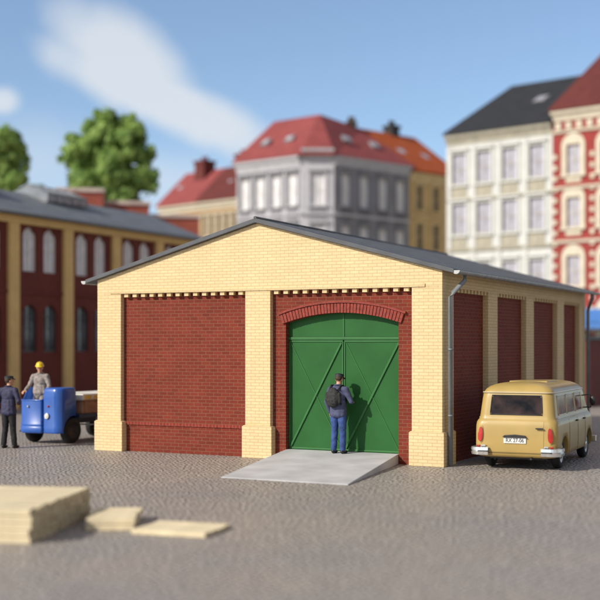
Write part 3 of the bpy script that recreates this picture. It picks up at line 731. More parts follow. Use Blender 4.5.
mm = MB(); mm.prism([(-.235, .632), (.235, .632), (.20, .668), (0, .685), (-.20, .668)], -.79, -.735); mm.build('plate_lamp_cover', DARK, tg, bevel=.006)
seam('sill_seam', DARK, 'r', [(-.66, .325), (.66, .325)], .005, van, False, .001)
for xs in (-1, 1):
    tl = patch('tail_light', LAMPR, 'r', [(xs*.675-.045, .535), (xs*.675+.045, .535), (xs*.66+.035, .815), (xs*.66-.035, .815)], .030, van, .9, 10, .05)
    patch('chrome_bezel', VANP, 'r', [(xs*.675-.060, .51), (xs*.675+.060, .51), (xs*.66+.047, .845), (xs*.66-.047, .845)], .012, tl, .9, 10, .03)
    # corner bumper
    path = []
    for a_ in range(13):
        t_ = a_/12
        if t_ < .5: xx = .51+(.70-.51)*t_*2; yy = -.775
        else:
            an_ = (t_-.5)*2*R(88); xx = .70+.15*math.sin(an_); yy = -.625-.15*math.cos(an_)
        path.append((xs*xx, yy))
    path.append((xs*.85, -.42))
    mm = MB(); mi_ = len(path)
    prof = [(-.012, .275), (.025, .285), (.035, .335), (.012, .352), (.035, .37), (.030, .425), (-.012, .44)]
    vs = []
    for i, (xx, yy) in enumerate(path):
        t_ = Vector(path[min(i+1, mi_-1)])-Vector(path[max(i-1, 0)]); nn = Vector((t_.y, -t_.x)).normalized()
        if nn.dot(Vector((xx, yy+.2))) < 0: nn = -nn
        vs += [(xx+nn.x*d_, yy+nn.y*d_, z_) for d_, z_ in prof]
    k_ = len(prof); mm.add(vs, [(i*k_+j, i*k_+j+1, (i+1)*k_+j+1, (i+1)*k_+j) for i in range(mi_-1) for j in range(k_-1)] + [tuple(range(k_)), tuple(range((mi_-1)*k_, mi_*k_))], 0, False)
    bu = mm.build('bumper', CHROME, van)
    mm = MB(); mm.tube([(a_*1.0+xs*.02*(1 if i > 5 else 0), b_-.014, .352) for i, (a_, b_) in enumerate(path[:7])], .012, 6); mm.build('bumper_groove', DARK, bu)
    mm = MB(); mm.box(*sorted((xs*.67, xs*.74)), -.79, -.74, .442, .470); mm.build('overrider', LAMPR, bu, bevel=.01)
    mm = MB(); mm.box(*sorted((xs*.56, xs*.655)), -.79, -.74, .442, .475); mm.build('bumper_lamp', CHROME, bu, bevel=.012)
    ax = 's' if xs == 1 else 'l'
    for y0, y1 in ((-.30, .42), (.52, 1.24), (1.36, 1.98)):
        sw = patch('side_window', GLASSR, ax, [(y0, 1.055), (y1, 1.055), (y1-.0, 1.40), (y0+(.04 if y0 < 0 else 0), 1.40)], .005, van, .10, 10, .02)
        seam('window_frame', VANT, ax, [(y0-.01, 1.045), (y1+.01, 1.045), (y1+.01, 1.41), (y0+(.03 if y0 < 0 else -.01), 1.41)], .010, sw, True, .003)
    for yy in (.47, 1.30, 2.06):
        seam('door_seam', DARK, ax, [(yy, .30), (yy, .93)], .005, van, False, .0)
    seam('waist_trim', VANT, ax, [(-.50, .985), (2.5, .985)], .012, van, False, .004, 30)
    for yy in (1.18, 1.95):
        h_, nn = cast(ax, yy, .87); mm = MB(); mm.box(h_.x-.03, h_.x+.03, yy-.075, yy+.075, .855, .885); mm.build('door_handle', DARK, van, bevel=.006)
    for wy in (0, 2.50): wheel(van, (xs*.655, wy, .291), .29, .16, xs, WHITE, CHROME)
    # mirror on its arm
    b0, _ = cast(ax, 2.22, 1.33); b1, _ = cast(ax, 2.22, 1.08)
    mm = MB(); mm.tube([b0, b0+Vector((xs*.16, .06, .02)), Vector((xs*.90, 2.28, 1.22)), b1+Vector((xs*.14, .05, .0)), b1], .012, 8); mi = mm.build('mirror', DARK, van)
    mm = MB(); mm.lathe([(.001, -.02), (.055, -.02), (.065, 0), (.055, .02), (.001, .022)], 20, axis='y', c=(xs*.91, 2.29, 1.22)); mm.v = [Vector((q.x, q.y, 1.22+(q.z-1.22)*1.6)) for q in mm.v]; mm.build('mirror_head', DARK, mi)
    mm = MB(); mm.lathe([(.085, 0), (.095, .03), (.07, .05), (.001, .06)], 20, axis='y', c=(xs*.56, 3.04, .66)); mm.build('headlight', LAMPW, van)
mm = MB(); mm.prism([(-.84, .29), (.84, .29), (.84, .43), (-.84, .43)], 3.10, 3.16); mm.build('front_bumper', CHROME, van, bevel=.02)
patch('windscreen', GLASS, 'f', [(-.56, 1.07), (.56, 1.07), (.52, 1.41), (-.52, 1.41)], .006, van, .12, 12)
ringz = [Vector(p) for p in van_ring(1.475, .690, -.588, 2.585)]
mm = MB(); mm.tube(ringz, .013, 6, closed=True); mm.build('drip_rail', VANT, van)
mm = MB(); mm.box(-.38, .38, .35, 1.25, 1.640, 1.674); mm.build('sunroof', VANP, van, bevel=.01)
mm = MB(); mm.box(-.56, .56, -.45, 2.7, .19, .245); mm.tube([(-.62, 0, .29), (.62, 0, .29)], .04); mm.tube([(-.62, 2.5, .29), (.62, 2.5, .29)], .04); mm.tube([(.3, -.72, .225), (.3, .2, .225)], .022); mm.build('chassis', DARK, van)
for wy in (0, 2.5):                                              # wheel wells
    for xs in (-1, 1):
        cm_ = bpy.data.meshes.new('cut'); bmx = bmesh.new()
        bmesh.ops.create_cone(bmx, cap_ends=True, segments=40, radius1=.345, radius2=.345, depth=.42, matrix=Matrix.Translation((xs*.72, wy, .285)) @ Matrix.Rotation(R(90), 4, 'Y'))
        bmx.to_mesh(cm_); bmx.free(); cm_.materials.append(DARK); cut = link('cut', cm_, van)
        b = vb.modifiers.new('b', 'BOOLEAN'); b.object = cut; b.operation = 'DIFFERENCE'; b.solver = 'EXACT'
        baked(vb); bpy.data.objects.remove(cut)

# ------------------------------------------------------------------ sawn timber in the foreground
def plank(label, group, loc, rz, L, W_, T):
    m = MB(); m.box(0, L, 0, W_, 0, T); m.m = [0, 0, 0, 1, 0, 1]
    o = m.build('plank', [TIMBER, TIMBERE], None, bevel=.006); o.location = loc; o.rotation_euler = (0, 0, rz)
    return tag(o, label, 'plank', group)
def lumber(org, rz, L, W_, T, across, layers, name, where):
    ex = Vector((math.cos(rz), math.sin(rz), 0)); ey = Vector((-math.sin(rz), math.cos(rz), 0))
    for k_ in range(layers):
        if layers == 1: nm = 'pale sawn plank lying on the paving in ' + where
        else: nm = 'pale sawn plank in the %s layer of ' % (['bottom', 'second', 'third', 'fourth', 'top'][k_] if layers == 5 else ['bottom', 'top'][k_]) + where
        for i in range(across):
            jit = random.uniform(-.015, .015)
            p = Vector(org) + ex*(-L + jit) + ey*(i*(W_+.014)) + Vector((0, 0, .002+k_*(T+.004)))
            plank(nm, name + ' layer %s' % ['one', 'two', 'three', 'four', 'five'][k_], p, rz+R(random.uniform(-.12, .12)), L+random.uniform(-.015, .02), W_, T-random.uniform(0, .006))
lumber((-3.24, 14.45, 0), R(-8), 2.2, .216, .080, 10, 5, 'tall timber stack', 'the tall foreground stack at the left')
lumber((-2.13, 15.5, 0), R(3), .62, .21, .075, 5, 2, 'low timber stack', 'the low pile right of the tall stack')
lumber((-1.18, 14.90, 0), R(-19), 1.02, .20, .06, 4, 1, 'single timber row', 'the flat row nearest the ramp')

# ------------------------------------------------------------------ background buildings
def wall_holes(mbx, W_, z0, z1, ops, rev, mi=0, x0=0):
    xs = sorted({x0, W_} | {o[0] for o in ops} | {o[1] for o in ops}); zs = sorted({z0, z1} | {o[2] for o in ops} | {o[3] for o in ops})
    for a, b in zip(xs, xs[1:]):
        for c_, d in zip(zs, zs[1:]):
            mx, mz = (a+b)/2, (c_+d)/2
            if not any(o[0] < mx < o[1] and o[2] < mz < o[3] for o in ops): mbx.quad((a, 0, c_), (b, 0, c_), (b, 0, d), (a, 0, d), mi)
    for a, b, c_, d in ops:
        mbx.quad((a, 0, c_), (b, 0, c_), (b, rev, c_), (a, rev, c_), mi); mbx.quad((a, 0, d), (b, 0, d), (b, rev, d), (a, rev, d), mi)
        mbx.quad((a, 0, c_), (a, 0, d), (a, rev, d), (a, rev, c_), mi); mbx.quad((b, 0, c_), (b, 0, d), (b, rev, d), (b, rev, c_), mi)
def arch_fill(mbx, x0, x1, zs, zc, y0, y1, mi=0):
    pt = arch_pts(x0, x1, zs, zc, 8)
    for (a, za), (b, zb) in zip(pt, pt[1:]): mbx.prism([(a, za), (b, zb), (b, zc+.002), (a, zc+.002)], y0, y1, mi)
def window_proto(w_, h_, glass, frame, rev, nv=1, nh=2, surround=None, sw=.14, arch=0, hoodz=0, spandrel=None, sh=0):
    """window in its own frame: centre of the opening's foot at the origin, facing -y"""
    m = MB(); m.box(-w_/2, w_/2, rev*.75, rev, 0, h_); o = m.build('window', glass)
    m = MB(); f_ = .055; y0, y1 = rev*.75-.05, rev*.75-.002
    m.box(-w_/2, -w_/2+f_, y0, y1, 0, h_); m.box(w_/2-f_, w_/2, y0, y1, 0, h_); m.box(-w_/2+f_, w_/2-f_, y0, y1, 0, f_); m.box(-w_/2+f_, w_/2-f_, y0, y1, h_-f_, h_)
    for i in range(nv): xx = -w_/2+w_*(i+1)/(nv+1); m.box(xx-.025, xx+.025, y0+.006, y1, f_, h_-f_)
    for i in range(nh): zz = h_*(i+1)/(nh+1); m.box(-w_/2+f_, w_/2-f_, y0+.012, y1, zz-.022, zz+.022)
    m.build('frame', frame, o)
    if surround:
        m = MB(); d = -.07
        m.box(-w_/2-sw, -w_/2, d, .0, -.02, h_); m.box(w_/2, w_/2+sw, d, .0, -.02, h_)
        if arch:
            po = arch_pts(-w_/2-sw, w_/2+sw, h_, h_+arch+sw, 10); pi = arch_pts(-w_/2, w_/2, h_-.001, h_+.02, 10)
            for i in range(10): m.prism([pi[i], pi[i+1], po[i+1], po[i]], d, .0)
        else:
            m.box(-w_/2-sw, w_/2+sw, d, .0, h_, h_+sw)
            if hoodz: m.box(-w_/2-sw*1.3, w_/2+sw*1.3, d-.12, .0, h_+sw, h_+sw+hoodz)
        m.build('surround', surround, o)
        m = MB(); m.box(-w_/2-sw*1.2, w_/2+sw*1.2, d-.10, rev*.6, -.14, -.02) ; m.build('sill', surround, o)
    if spandrel:
        m = MB(); m.box(-w_/2-.05, w_/2+.05, -.05, 0, -.14-sh, -.145); m.build('apron', spandrel, o)
    return o
def place(proto, first, parent, M):
    o = proto if first else copy_tree(proto)
    o.parent = parent; o.matrix_basis = M
    return o
def facade(parent, M, W_, z0, z1, cols, rows, mats, glass, frame, surround, ww, rev=.18, nv=1, nh=2, arch=0, hoodz=0, spandrel=None, sh=0, sw=.14, band=None, cornice=None, bands=()):
    ops = [(c_-ww/2, c_+ww/2, a, b) for c_ in cols for a, b in rows]
    m = MB(); wall_holes(m, W_, z0, z1, ops, rev)
    m.build('wall', mats, parent, M)
    for a, b in rows:
        pr = None
        for c_ in cols:
            T = M @ Matrix.Translation((c_, 0, a))
            if pr is None: pr = window_proto(ww, b-a, glass, frame, rev, nv, nh, surround, sw, arch, hoodz, spandrel, sh); place(pr, True, parent, T)
            else: place(pr, False, parent, T)
    if cornice:
        m = MB(); m.prism([(0, z1-.55), (-.10, z1-.5), (-.14, z1-.25), (-.32, z1-.15), (-.36, z1+.03), (0, z1+.03)], 0, W_, axis='x'); m.build('cornice', cornice, parent, M)
    for zb in bands:
        m = MB(); m.prism([(0, zb-.10), (-.12, zb-.06), (-.16, zb+.08), (0, zb+.12)], .01, W_-.01, axis='x'); m.build('string_course', band, parent, M)
def shell(parent, poly, z1, m_, M=None):                          # blind walls: polyline of plan points
    m = MB()
    for a, b in zip(poly, poly[1:]): m.quad((*a, 0), (*b, 0), (*b, z1), (*a, z1))
    m.build('blind_wall', m_, parent, M)
def polymesh(name, m_, parent, faces, M=None, thick=.0):
    m = MB()
    for f in faces: m.add(f, [tuple(range(len(f)))])
    o = m.build(name, m_, parent, M)
    bm = bmesh.new(); bm.from_mesh(o.data); bmesh.ops.remove_doubles(bm, verts=bm.verts, dist=.01); bmesh.ops.recalc_face_normals(bm, faces=bm.faces); bm.to_mesh(o.data); bm.free()
    return o
def chimney(parent, roofo, x, y, z0, z1, w_, m_, M=None):
    m = MB(); m.box(x-w_/2, x+w_/2, y-w_/2, y+w_/2, z0, z1); m.box(x-w_/2-.08, x+w_/2+.08, y-w_/2-.08, y+w_/2+.08, z1, z1+.2)
    for dx in (-.2, .2): m.lathe([(.11, z1+.2), (.13, z1+.55), (.09, z1+.56)], 10, c=(x+dx*w_, y, 0))
    m.build('chimney', m_, roofo, M)
def skylight(roofo, p0, nrm, up, w_, h_, M=None):
    n_ = Vector(nrm).normalized(); u_ = Vector(up).normalized(); s_ = n_.cross(u_).normalized(); c_ = Vector(p0)
    m = MB()
    def bx(a0, a1, b0, b1, d0, d1):
        vs = [c_+s_*a+u_*b+n_*d for d in (d0, d1) for a, b in ((a0, b0), (a1, b0), (a1, b1), (a0, b1))]
        m.add(vs, [(0, 1, 2, 3), (4, 5, 6, 7), (0, 1, 5, 4), (1, 2, 6, 5), (2, 3, 7, 6), (3, 0, 4, 7)])
    bx(-w_/2, w_/2, -h_/2, h_/2, -.05, .12); o = m.build('skylight', ZINC, roofo, M)
    m = MB(); bx(-w_/2+.12, w_/2-.12, -h_/2+.12, h_/2-.12, .121, .135); m.build('pane', LILAC, o, M)
def frameM(A, B, org=(0, 0)):
    a = math.atan2(B[1]-A[1], B[0]-A[0]); return Matrix.Translation((A[0]-org[0], A[1]-org[1], 0)) @ Matrix.Rotation(a, 4, 'Z'), math.hypot(B[0]-A[0], B[1]-A[1])
def at(px, Z): return ((px-300)/1202*Z, Z)

# --- long brick factory at the left
FO = Vector((-10.98, 44.0, 0)); t0 = -6.1
fb = FO + V*t0
fac = thing('brick_factory', 'long two-storey dark red brick factory with ochre pilasters and grey roof', 'factory', fb, math.atan2(V.y, V.x))
FL = 13.85-t0; FH = 7.20
pcs = [.66+3.22*k_ - t0 for k_ in range(-2, 5)]; pcs[0] = .28
ops = []; wins = []
for a, b in zip(pcs, pcs[1:]):
    for fr in (.315, .69):
        c_ = a+(b-a)*fr
        for z0, z1, kind in ((2.10, 3.90, 0), (5.15, 6.82, 1)): wins.append((c_, z0, z1, kind)); ops.append((c_-.40, c_+.40, z0, z1))
m = MB(); wall_holes(m, FL, 0, FH-.30, ops, .22)
for a, b, c_, d in ops: arch_fill(m, a, b, d-.32, d, .004, .21)
m.build('wall', DRED, fac)
protos = {}
for c_, z0, z1, kind in wins:
    if kind not in protos:
        protos[kind] = window_proto(.80, z1-z0, CURT if kind else REFLGLASS, FRAMEW if kind else mat('dark_window_bars', (.10, .11, .12), .5), .2, 1 if kind else 2, 3, None); o = protos[kind]; place(o, True, fac, Matrix.Translation((c_, 0, z0)))
    else: place(protos[kind], False, fac, Matrix.Translation((c_, 0, z0)))
m = MB()
for i, c_ in enumerate(pcs):
    m = MB(); m.box(c_-.28, c_+.28, -.14, 0.05, 0, FH-.305); m.build('pilaster', CREAMD, fac, bevel=.01)
m = MB(); m.box(0, FL, -.16, .05, FH-.30, FH); m.build('eaves_band', CREAMD, fac, bevel=.01)
m = MB(); m.box(0, FL, -.05, -.001, 4.30, 4.42); m.build('string_course', DRED, fac)
m = MB(); FDp = 6.0; rz_ = FH+1.32
m.prism([(FDp, 0), (FDp, FH), (FDp/2, rz_-.03), (0.0, FH-.03), (0.0, 0)], FL-.02, FL-.001, axis='x'); m.prism([(FDp, 0), (FDp, FH), (FDp/2, rz_-.03), (.02, FH-.03), (.02, 0)], .001, .02, axis='x')
m.box(0.02, FL-.03, FDp-.02, FDp, 0, FH); m.build('end_wall', DRED, fac)
m = MB(); m.prism([(-.32, FH-.02), (FDp/2, rz_), (FDp+.3, FH-.02), (FDp+.3, FH+.11), (FDp/2, rz_+.12), (-.32, FH+.11)], -.15, FL+.15, axis='x'); frf = m.build('roof', GSLATE, fac, bevel=.01)
for a, b in ((5.7, 8.1), (11.2, 13.8)):
    m = MB(); zc = rz_-.25
    m.prism([(1.9, zc), (1.9, zc+.36), (3.0, zc+.75), (4.1, zc+.36), (4.1, zc)], a, b, axis='x'); lt = m.build('roof_lantern', FROST, frf)
    m = MB()
    for xx in [a+(b-a)*i/5 for i in range(6)]:
        m.tube([(xx, 1.895, zc), (xx, 1.895, zc+.36), (xx, 3.0, zc+.755)], .025, 6)
    m.tube([(a, 3.0, zc+.76), (b, 3.0, zc+.76)], .04, 6); m.tube([(a, 1.895, zc+.36), (b, 1.895, zc+.36)], .03, 6); m.build('glazing_bar', ZINC, lt)
m = MB(); m.tube([(-.1, -.40, FH+.05), (FL+.1, -.40, FH+.05)], .07, 8); m.build('gutter', PIPE, fac)

# --- stepped brick outbuildings behind it
def outbuilding(px0, px1, Z, ytop, lab, depth=5):
    x0, x1 = at(px0, Z)[0], at(px1, Z)[0]; h_ = CAM_H+(344-ytop)/1202*Z
    o = thing('brick_outbuilding', lab, 'building', ((x0+x1)/2, Z, 0), R(9)); wd = (x1-x0)/2
    ops = [(-wd+.5, -wd+1.3, 2.5, 4.3), (wd-1.3, wd-.5, 2.5, 4.3)]
    m = MB(); wall_holes(m, wd, 0, h_, ops, .2, x0=-wd); m.build('wall', SRED, o)
    m = MB(); m.quad((-wd, 0, 0), (-wd, depth, 0), (-wd, depth, h_), (-wd, 0, h_)); m.quad((wd, 0, 0), (wd, depth, 0), (wd, depth, h_), (wd, 0, h_)); m.quad((-wd, depth, 0), (wd, depth, 0), (wd, depth, h_), (-wd, depth, h_)); m.build('blind_wall', SRED, o)
    m = MB(); m.box(-wd-.08, wd+.08, -.10, .30, h_, h_+.22); m.box(-wd-.08, -wd+.25, .30, depth, h_, h_+.22); m.box(wd-.25, wd+.08, .30, depth, h_, h_+.22); m.build('coping', COPE, o, bevel=.02)
    m = MB(); m.box(-wd+.26, wd-.26, .31, depth, h_-.2, h_-.05); m.build('roof', GSLATE, o)
    pr = window_proto(.8, 1.8, REFLGLASS, FRAMEW, .2, 1, 2); place(pr, True, o, Matrix.Translation((-wd+.9, 0, 2.5))); place(pr, False, o, Matrix.Translation((wd-.9, 0, 2.5)))
outbuilding(57, 103, 66, 192, 'tallest stepped red brick outbuilding with pale coping, nearest the factory roof lantern')
outbuilding(106, 149, 69, 205, 'red brick outbuilding with pale coping in front of the big tree')
outbuilding(149, 199, 73, 218, 'low wide red brick outbuilding in front of the red roofed house')

# --- row houses with gabled tile roofs: generic
def rowhouse(name, label, A, B, eave, depth, ridge, wallm, roofm, cols, rows, ww, glass, frame, surround, roof_shift=0.0, **kw):
    M0, W_ = frameM(A, B); o = thing(name, label, 'house', (A[0], A[1], 0), math.atan2(B[1]-A[1], B[0]-A[0])); I = Matrix.Identity(4)
    facade(o, I, W_, 0, eave, [W_*c_ for c_ in cols], rows, wallm, glass, frame, surround, ww, **kw)
    shell(o, [(0, 0), (0, depth*2), (W_, depth*2), (W_, 0)], eave, wallm)
    e0 = -.40
    zz = eave+.04
    n_ = Vector((0, -(ridge-eave), depth)).normalized()
    m = MB(); m.prism([(e0, zz-.0), (depth, ridge), (depth*2+.4, zz), (depth*2+.4, zz+.16), (depth, ridge+.17), (e0, zz+.16)], -.06, W_+.06, axis='x'); r = m.build('roof', roofm, o)
    m = MB(); m.prism([(0, eave), (depth, ridge-.02), (depth*2, eave)], .0, .02, axis='x'); m.prism([(0, eave), (depth, ridge-.02), (depth*2, eave)], W_-.02, W_, axis='x'); m.build('gable_wall', wallm, o)
    return o, r, W_
def on_slope(eave, depth, ridge, x, fr): return (x, depth*fr, eave+.04+(ridge-eave)*fr+.17)
# white house with slate roof, and its ornate red neighbour
WA, WB = at(447, 73.4), at(552.5, 68.8); dW = Vector((WB[0]-WA[0], WB[1]-WA[1])).normalized()
ev = 15.0
rows = [(2.4, 4.3), (5.5, 7.3), (9.0, 10.9), (12.05, 13.95)]
wh, whr, W_ = rowhouse('white_townhouse', 'white rendered townhouse with dark slate roof and sandstone aprons', WA, WB, ev, 7.9, 19.3, WHITEW, ROOFS, (.125, .365, .61, .86), rows, .98, LILAC, STONEW, WHITEW,
    nv=1, nh=1, hoodz=.12, sw=.16, spandrel=STONEW, sh=.72, band=STONEW, bands=(8.05, 11.1), cornice=STONEW)
sl = Vector((0, -(19.3-ev), 7.9)); slu = Vector((0, 7.9, 19.3-ev))
for x, fr in ((.60, .50), (.97, .52)): skylight(whr, on_slope(ev, 7.9, 19.3, W_*x-(.6 if x > .9 else 0), fr), (0, -(19.3-ev), 7.9), slu, .8, 1.0)
m = MB()
for xx in (0.02, W_*.245, W_*.4875, W_*.735): m.box(xx-.0+.0, xx+.30, -.09, -.002, 2.6, ev-.60)
m.build('lesene', WHITEW, wh)
RA = (WB[0]+dW.x*.02, WB[1]+dW.y*.02); RB = (WB[0]+dW.x*9.0, WB[1]+dW.y*9.0)
rh_, rhr, W2 = rowhouse('ornate_townhouse', 'ornate red brick townhouse with cream arched window surrounds at the right edge', RA, RB, ev+.6, 7.2, 20.6, REDW, ROOFM, (.145, .38, .62, .86), [(2.4, 4.4), (5.7, 7.4), (9.0, 10.7), (12.0, 13.7)], .85, LILAC, CREAMW, CREAMW,
    nv=1, nh=1, sw=.30, arch=.35, spandrel=CREAMW, sh=.30, band=CREAMW, bands=(8.2, 11.25, 14.45), cornice=CREAMW)
m = MB()
for c_ in (.005, .262, .50, .74, .97):
    for i in range(17): m.box(W2*c_, W2*c_+.24, -.08, -.002, 3.0+i*.62, 3.0+i*.62+.27)
m.build('block_quoin', CREAMW, rh_)
m = MB()
for i in range(14): m.box(.2+i*.65, .55+i*.65, -.10, -.002, 14.6, 15.0)
m.build('frieze_block', CREAMW, rh_)
chimney(rh_, rhr, 2.6, 5.9, 18.5, 21.6, .9, REDW)
m = MB(); m.prism([(-1.5, 3.55), (0, 4.35), (0, 4.40), (-1.5, 3.62)], .3, 5.5, axis='x'); m.prism([(-1.5, 3.25), (-1.46, 3.25), (-1.46, 3.62), (-1.5, 3.62)], .3, 5.5, axis='x'); m.build('shop_awning', AWN, rh_)

# grey corner house with chamfered corner
P0, P1, P2, P3 = at(237, 78.4), at(301, 75.0), at(334, 75.0), at(409, 79.7); PB = (1.5, 86.5)
gh = thing('corner_townhouse', 'grey stucco corner townhouse with chamfered corner and red hipped roof', 'house', (P1[0], P1[1], 0)); ge = 14.1
rows = [(4.6, 6.6), (7.85, 9.85), (11.1, 13.1)]
kw = dict(nv=1, nh=1, sw=.13, hoodz=.16, sh=.85, band=GREYL, bands=(7.35, 10.5), cornice=GREYL)
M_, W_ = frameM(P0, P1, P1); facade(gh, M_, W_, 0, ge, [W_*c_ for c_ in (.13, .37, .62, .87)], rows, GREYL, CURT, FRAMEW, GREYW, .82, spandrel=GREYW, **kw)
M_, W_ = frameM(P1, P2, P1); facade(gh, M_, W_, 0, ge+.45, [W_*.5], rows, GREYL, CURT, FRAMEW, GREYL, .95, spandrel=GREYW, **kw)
M_, W_ = frameM(P2, P3, P1); facade(gh, M_, W_, 0, ge, [W_*c_ for c_ in (.15, .39, .64, .88)], rows, GREYW, CURT, FRAMEW, GREYW, .82, spandrel=GREYD, **kw)  # right face: darker wall grey than the left, shade put into the colour
rel = lambda p, z: (p[0]-P1[0], p[1]-P1[1], z)
shell(gh, [(p[0]-P1[0], p[1]-P1[1]) for p in (P3, PB, P0)], ge, GREYW)
gz = 17.35
def outw(p, q, d): v_ = Vector((p[0]-q[0], p[1]-q[1])).normalized()*d; return (p[0]+v_.x, p[1]+v_.y)
cen = (1.4, 80.5)
O0, O1, O2, O3, OB = [outw(p, cen, .45) for p in (P0, P1, P2, P3, PB)]
R0 = at(274, 80.8); R1 = at(320, 79.3); R2 = ((P3[0]+PB[0])/2, (P3[1]+PB[1])/2)
e_ = ge+.06
faces = [[rel(O0, e_), rel(O1, e_), rel(R1, gz+.2), rel(R0, gz)], [rel(O1, e_), rel(O2, e_), rel(R1, gz+.2)], [rel(O2, e_), rel(O3, e_), rel(R2, gz-.1), rel(R1, gz+.2)],
         [rel(O0, e_), rel(R0, gz), rel(OB, e_)], [rel(R0, gz), rel(R1, gz+.2), rel(R2, gz-.1), rel(OB, e_)], [rel(O3, e_), rel(OB, e_), rel(R2, gz-.1)],
         [rel(O0, e_), rel(O1, e_), rel(O2, e_), rel(O3, e_), rel(OB, e_)]]
gr = polymesh('roof', ROOFR, gh, faces)
def sky_on(ro_, f, a, b, w_=.62, h_=.66, org=P1):                          # skylight at bilinear (a along, b up) on a quad face
    q = [Vector(v_) for v_ in f]; p = q[0].lerp(q[1], a).lerp(q[3].lerp(q[2], a), b); n_ = (q[1]-q[0]).cross(q[3]-q[0]).normalized()
    if n_.y > 0: n_ = -n_
    u_ = (q[3].lerp(q[2], a)-q[0].lerp(q[1], a)); u_ = (u_-n_*u_.dot(n_)).normalized(); skylight(ro_, p, n_, u_, w_, h_)
for a in (.30, .70): sky_on(gr, faces[0], a, .42)
for a in (.28, .72): sky_on(gr, faces[2], a, .45)
cc = (R1[0]+(R2[0]-R1[0])*.72-P1[0], R1[1]+(R2[1]-R1[1])*.72-P1[1]); chimney(gh, gr, cc[0], cc[1], 16.6, 17.35, .6, BARK)

# ochre house continuing the street
dY = Vector((P3[0]-P2[0], P3[1]-P2[1])).normalized()
YA = (P3[0]+dY.x*.02, P3[1]+dY.y*.02); YB = (P3[0]+dY.x*5.2, P3[1]+dY.y*5.2)
yh, yr, W_ = rowhouse('ochre_townhouse', 'ochre yellow townhouse with orange tile roof between grey and white houses', YA, YB, 13.75, 4.2, 17.05, OCHRE, ROOFO, (.20, .52, .84), [(5.8, 7.7), (8.7, 10.5), (11.35, 13.05)], .72, DGLASS, OCHREL, OCHREL,
    nv=1, nh=1, sw=.12, band=OCHREL, bands=(8.1, 10.95), cornice=OCHREL)
skylight(yr, on_slope(13.75, 4.2, 17.05, 1.3, .45), (0, -3.3, 4.2), (0, 4.2, 3.3), .7, .8); skylight(yr, on_slope(13.75, 4.2, 17.05, 3.5, .40), (0, -3.3, 4.2), (0, 4.2, 3.3), .7, .8)
chimney(yh, yr, 2.9, 4.3, 16.6, 17.6, .8, DARK)

# two red roofed houses at the back left
HA, HM_, HB = at(160, 95.0), at(199, 91.6), at(241, 88.4)
BROWNW = mat('brown_ochre_render', (.42, .27, .13), .85, .12, 1.2, bump=.15)
h1, r1, W_ = rowhouse('red_roof_house', 'farther small house with bright red tile roof and square chimney left of the maroon roof', HA, HM_, 13.1, 2.7, 15.95, BROWNW, ROOFR, (.2, .5, .8), [(6.5, 8.3), (10.3, 12.2)], .6, DGLASS, OCHREL, CREAMW, sw=.1, cornice=CREAMW)
chimney(h1, r1, 2.75, 2.3, 14.6, 16.6, 1.15, ROOFM)
skylight(r1, on_slope(13.1, 2.7, 15.95, 1.0, .45), (0, -2.85, 2.7), (0, 2.7, 2.85), .6, .7)
h2, r2, W_ = rowhouse('maroon_roof_house', 'small ochre house with maroon tile roof beside the grey corner house', (HM_[0]+.02, HM_[1]-.02), HB, 13.1, 2.7, 15.95, BROWNW, ROOFM, (.14, .32, .5, .68, .86), [(6.5, 8.3), (10.5, 12.2)], .5, DGLASS, OCHREL, CREAMW, sw=.1, cornice=CREAMW)
chimney(h2, r2, 2.3, 2.5, 14.9, 16.7, .95, ROOFM)
skylight(r2, on_slope(13.1, 2.7, 15.95, 2.2, .42), (0, -2.85, 2.7), (0, 2.7, 2.85), .6, .7)

# dark brick yard wall right of the shed
yw = thing('brick_yard_wall', 'dark red brick yard wall beyond the right end of the shed', 'wall', (10.95, 45.5, 0), math.atan2(V.y, V.x))
m = MB(); m.box(0, 16, 0, .35, 0, 2.55); m.build('wall', DRED, yw); m = MB(); m.box(-.05, 16.05, -.06, .41, 2.551, 2.70); m.build('coping', DARK, yw, bevel=.02)

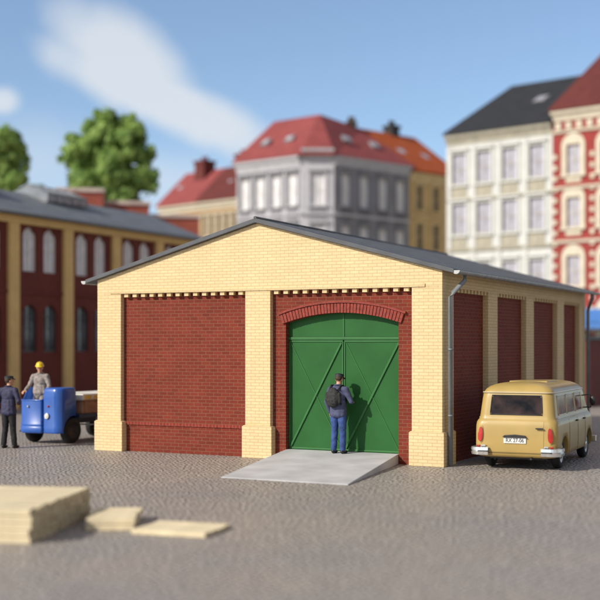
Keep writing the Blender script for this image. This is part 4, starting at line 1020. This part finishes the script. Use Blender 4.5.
# ------------------------------------------------------------------ trees
def tree(label, loc, blobs, trunk_h, tr, n, leaf, lm, seed):
    rnd = random.Random(seed)
    o = thing('broadleaf_tree', label, 'tree', loc)
    m = MB(); m.tube([(0, 0, 0), (.08, .05, trunk_h*.4), (-.05, 0, trunk_h*.75), (0, 0, trunk_h)], [tr*1.35, tr, tr*.8, tr*.55], 10)
    for (c_, r3) in blobs:
        c_ = Vector(c_); s_ = Vector((0, 0, trunk_h*rnd.uniform(.55, .95))); mid = s_.lerp(c_, .5)+Vector((0, 0, .3))
        m.tube([s_, mid, c_], [tr*.45, tr*.28, tr*.1], 7)
    m.build('trunk', BARK, o)
    m = MB(); wts = [r3[0]*r3[1]*r3[2] for _, r3 in blobs]; tot = sum(wts)
    vs, fs = [], []
    for (c_, r3), wt in zip(blobs, wts):
        c_ = Vector(c_); k_ = int(n*wt**.75/sum(x**.75 for x in wts))
        clumps = []
        for _ in range(max(10, int(60*(wt/tot)**.6)+14)):
            d = Vector((rnd.gauss(0, 1), rnd.gauss(0, 1), rnd.gauss(0, 1))).normalized(); rr = rnd.uniform(.35, 1.06)
            clumps.append((Vector((d.x*r3[0], d.y*r3[1], d.z*r3[2]))*rr, rnd.uniform(.17, .36)*min(r3)))
        for _ in range(k_):
            cc_, cr_ = rnd.choice(clumps); d = Vector((rnd.gauss(0, 1), rnd.gauss(0, 1), rnd.gauss(0, 1))).normalized()*cr_*rnd.uniform(.35, 1.30)
            p = c_+cc_+d; on = (d.normalized()*.9+cc_.normalized()*.5+Vector((rnd.gauss(0, .35), rnd.gauss(0, .35), rnd.gauss(0, .35)+.25))).normalized(); a = on.cross(Vector((rnd.gauss(0, 1), rnd.gauss(0, 1), rnd.gauss(0, 1)))).normalized(); b_ = a.cross(on).normalized()
            s_ = leaf*rnd.uniform(.6, 1.25); i = len(vs)
            vs += [p-a*s_, p+b_*s_*.55+a*.1*s_, p+a*s_, p-b_*s_*.55+a*.1*s_]; fs.append((i, i+1, i+2, i+3))
    m.add(vs, fs); m.build('crown', lm, o)
Zt = 79.0; g = 1/1202*Zt
def bl(px, py, r, dy=0, ry=None, k_=1.0): return ((((px-107)*g), dy, CAM_H+(344-py)*g), (r*g, (ry or r)*g, r*g*k_))
tree('large bright green leafy tree with gaps in its crown behind the outbuildings', (at(107, Zt)[0], Zt, 0),
     [bl(106, 134, 21), bl(86, 149, 20), bl(128, 138, 18), bl(69, 156, 11, .4), bl(143, 156, 13), bl(112, 162, 26), bl(84, 180, 20), bl(128, 184, 24), bl(102, 190, 22), bl(145, 178, 14), bl(118, 200, 20), bl(110, 121, 9), bl(131, 124, 9)], 11.0, .42, 36000, .21, LEAF, 3)
g = 1/1202*77
def bl2(px, py, r, dy=0): return ((((px+2)*g), dy, CAM_H+(344-py)*g), (r*g, r*g, r*g*.95))
tree('bright green round tree cut by the left edge behind the factory', (at(-2, 77)[0], 77, 0), [bl2(-4, 150, 22), bl2(12, 146, 14), bl2(14, 164, 15), bl2(-20, 158, 20), bl2(2, 176, 22), bl2(16, 182, 11)], 10.5, .38, 20000, .21, LEAFB, 5)
g = 1/1202*84
def bl3(px, py, r): return ((((px-36)*g), 0, CAM_H+(344-py)*g), (r*g, r*g, r*g*.8))
tree('low bushy tree peeping over the factory roof lantern', (at(36, 84)[0], 84, 0), [bl3(35, 190, 9), bl3(42, 196, 8), bl3(28, 197, 8)], 9.5, .25, 1800, .18, LEAFB, 9)
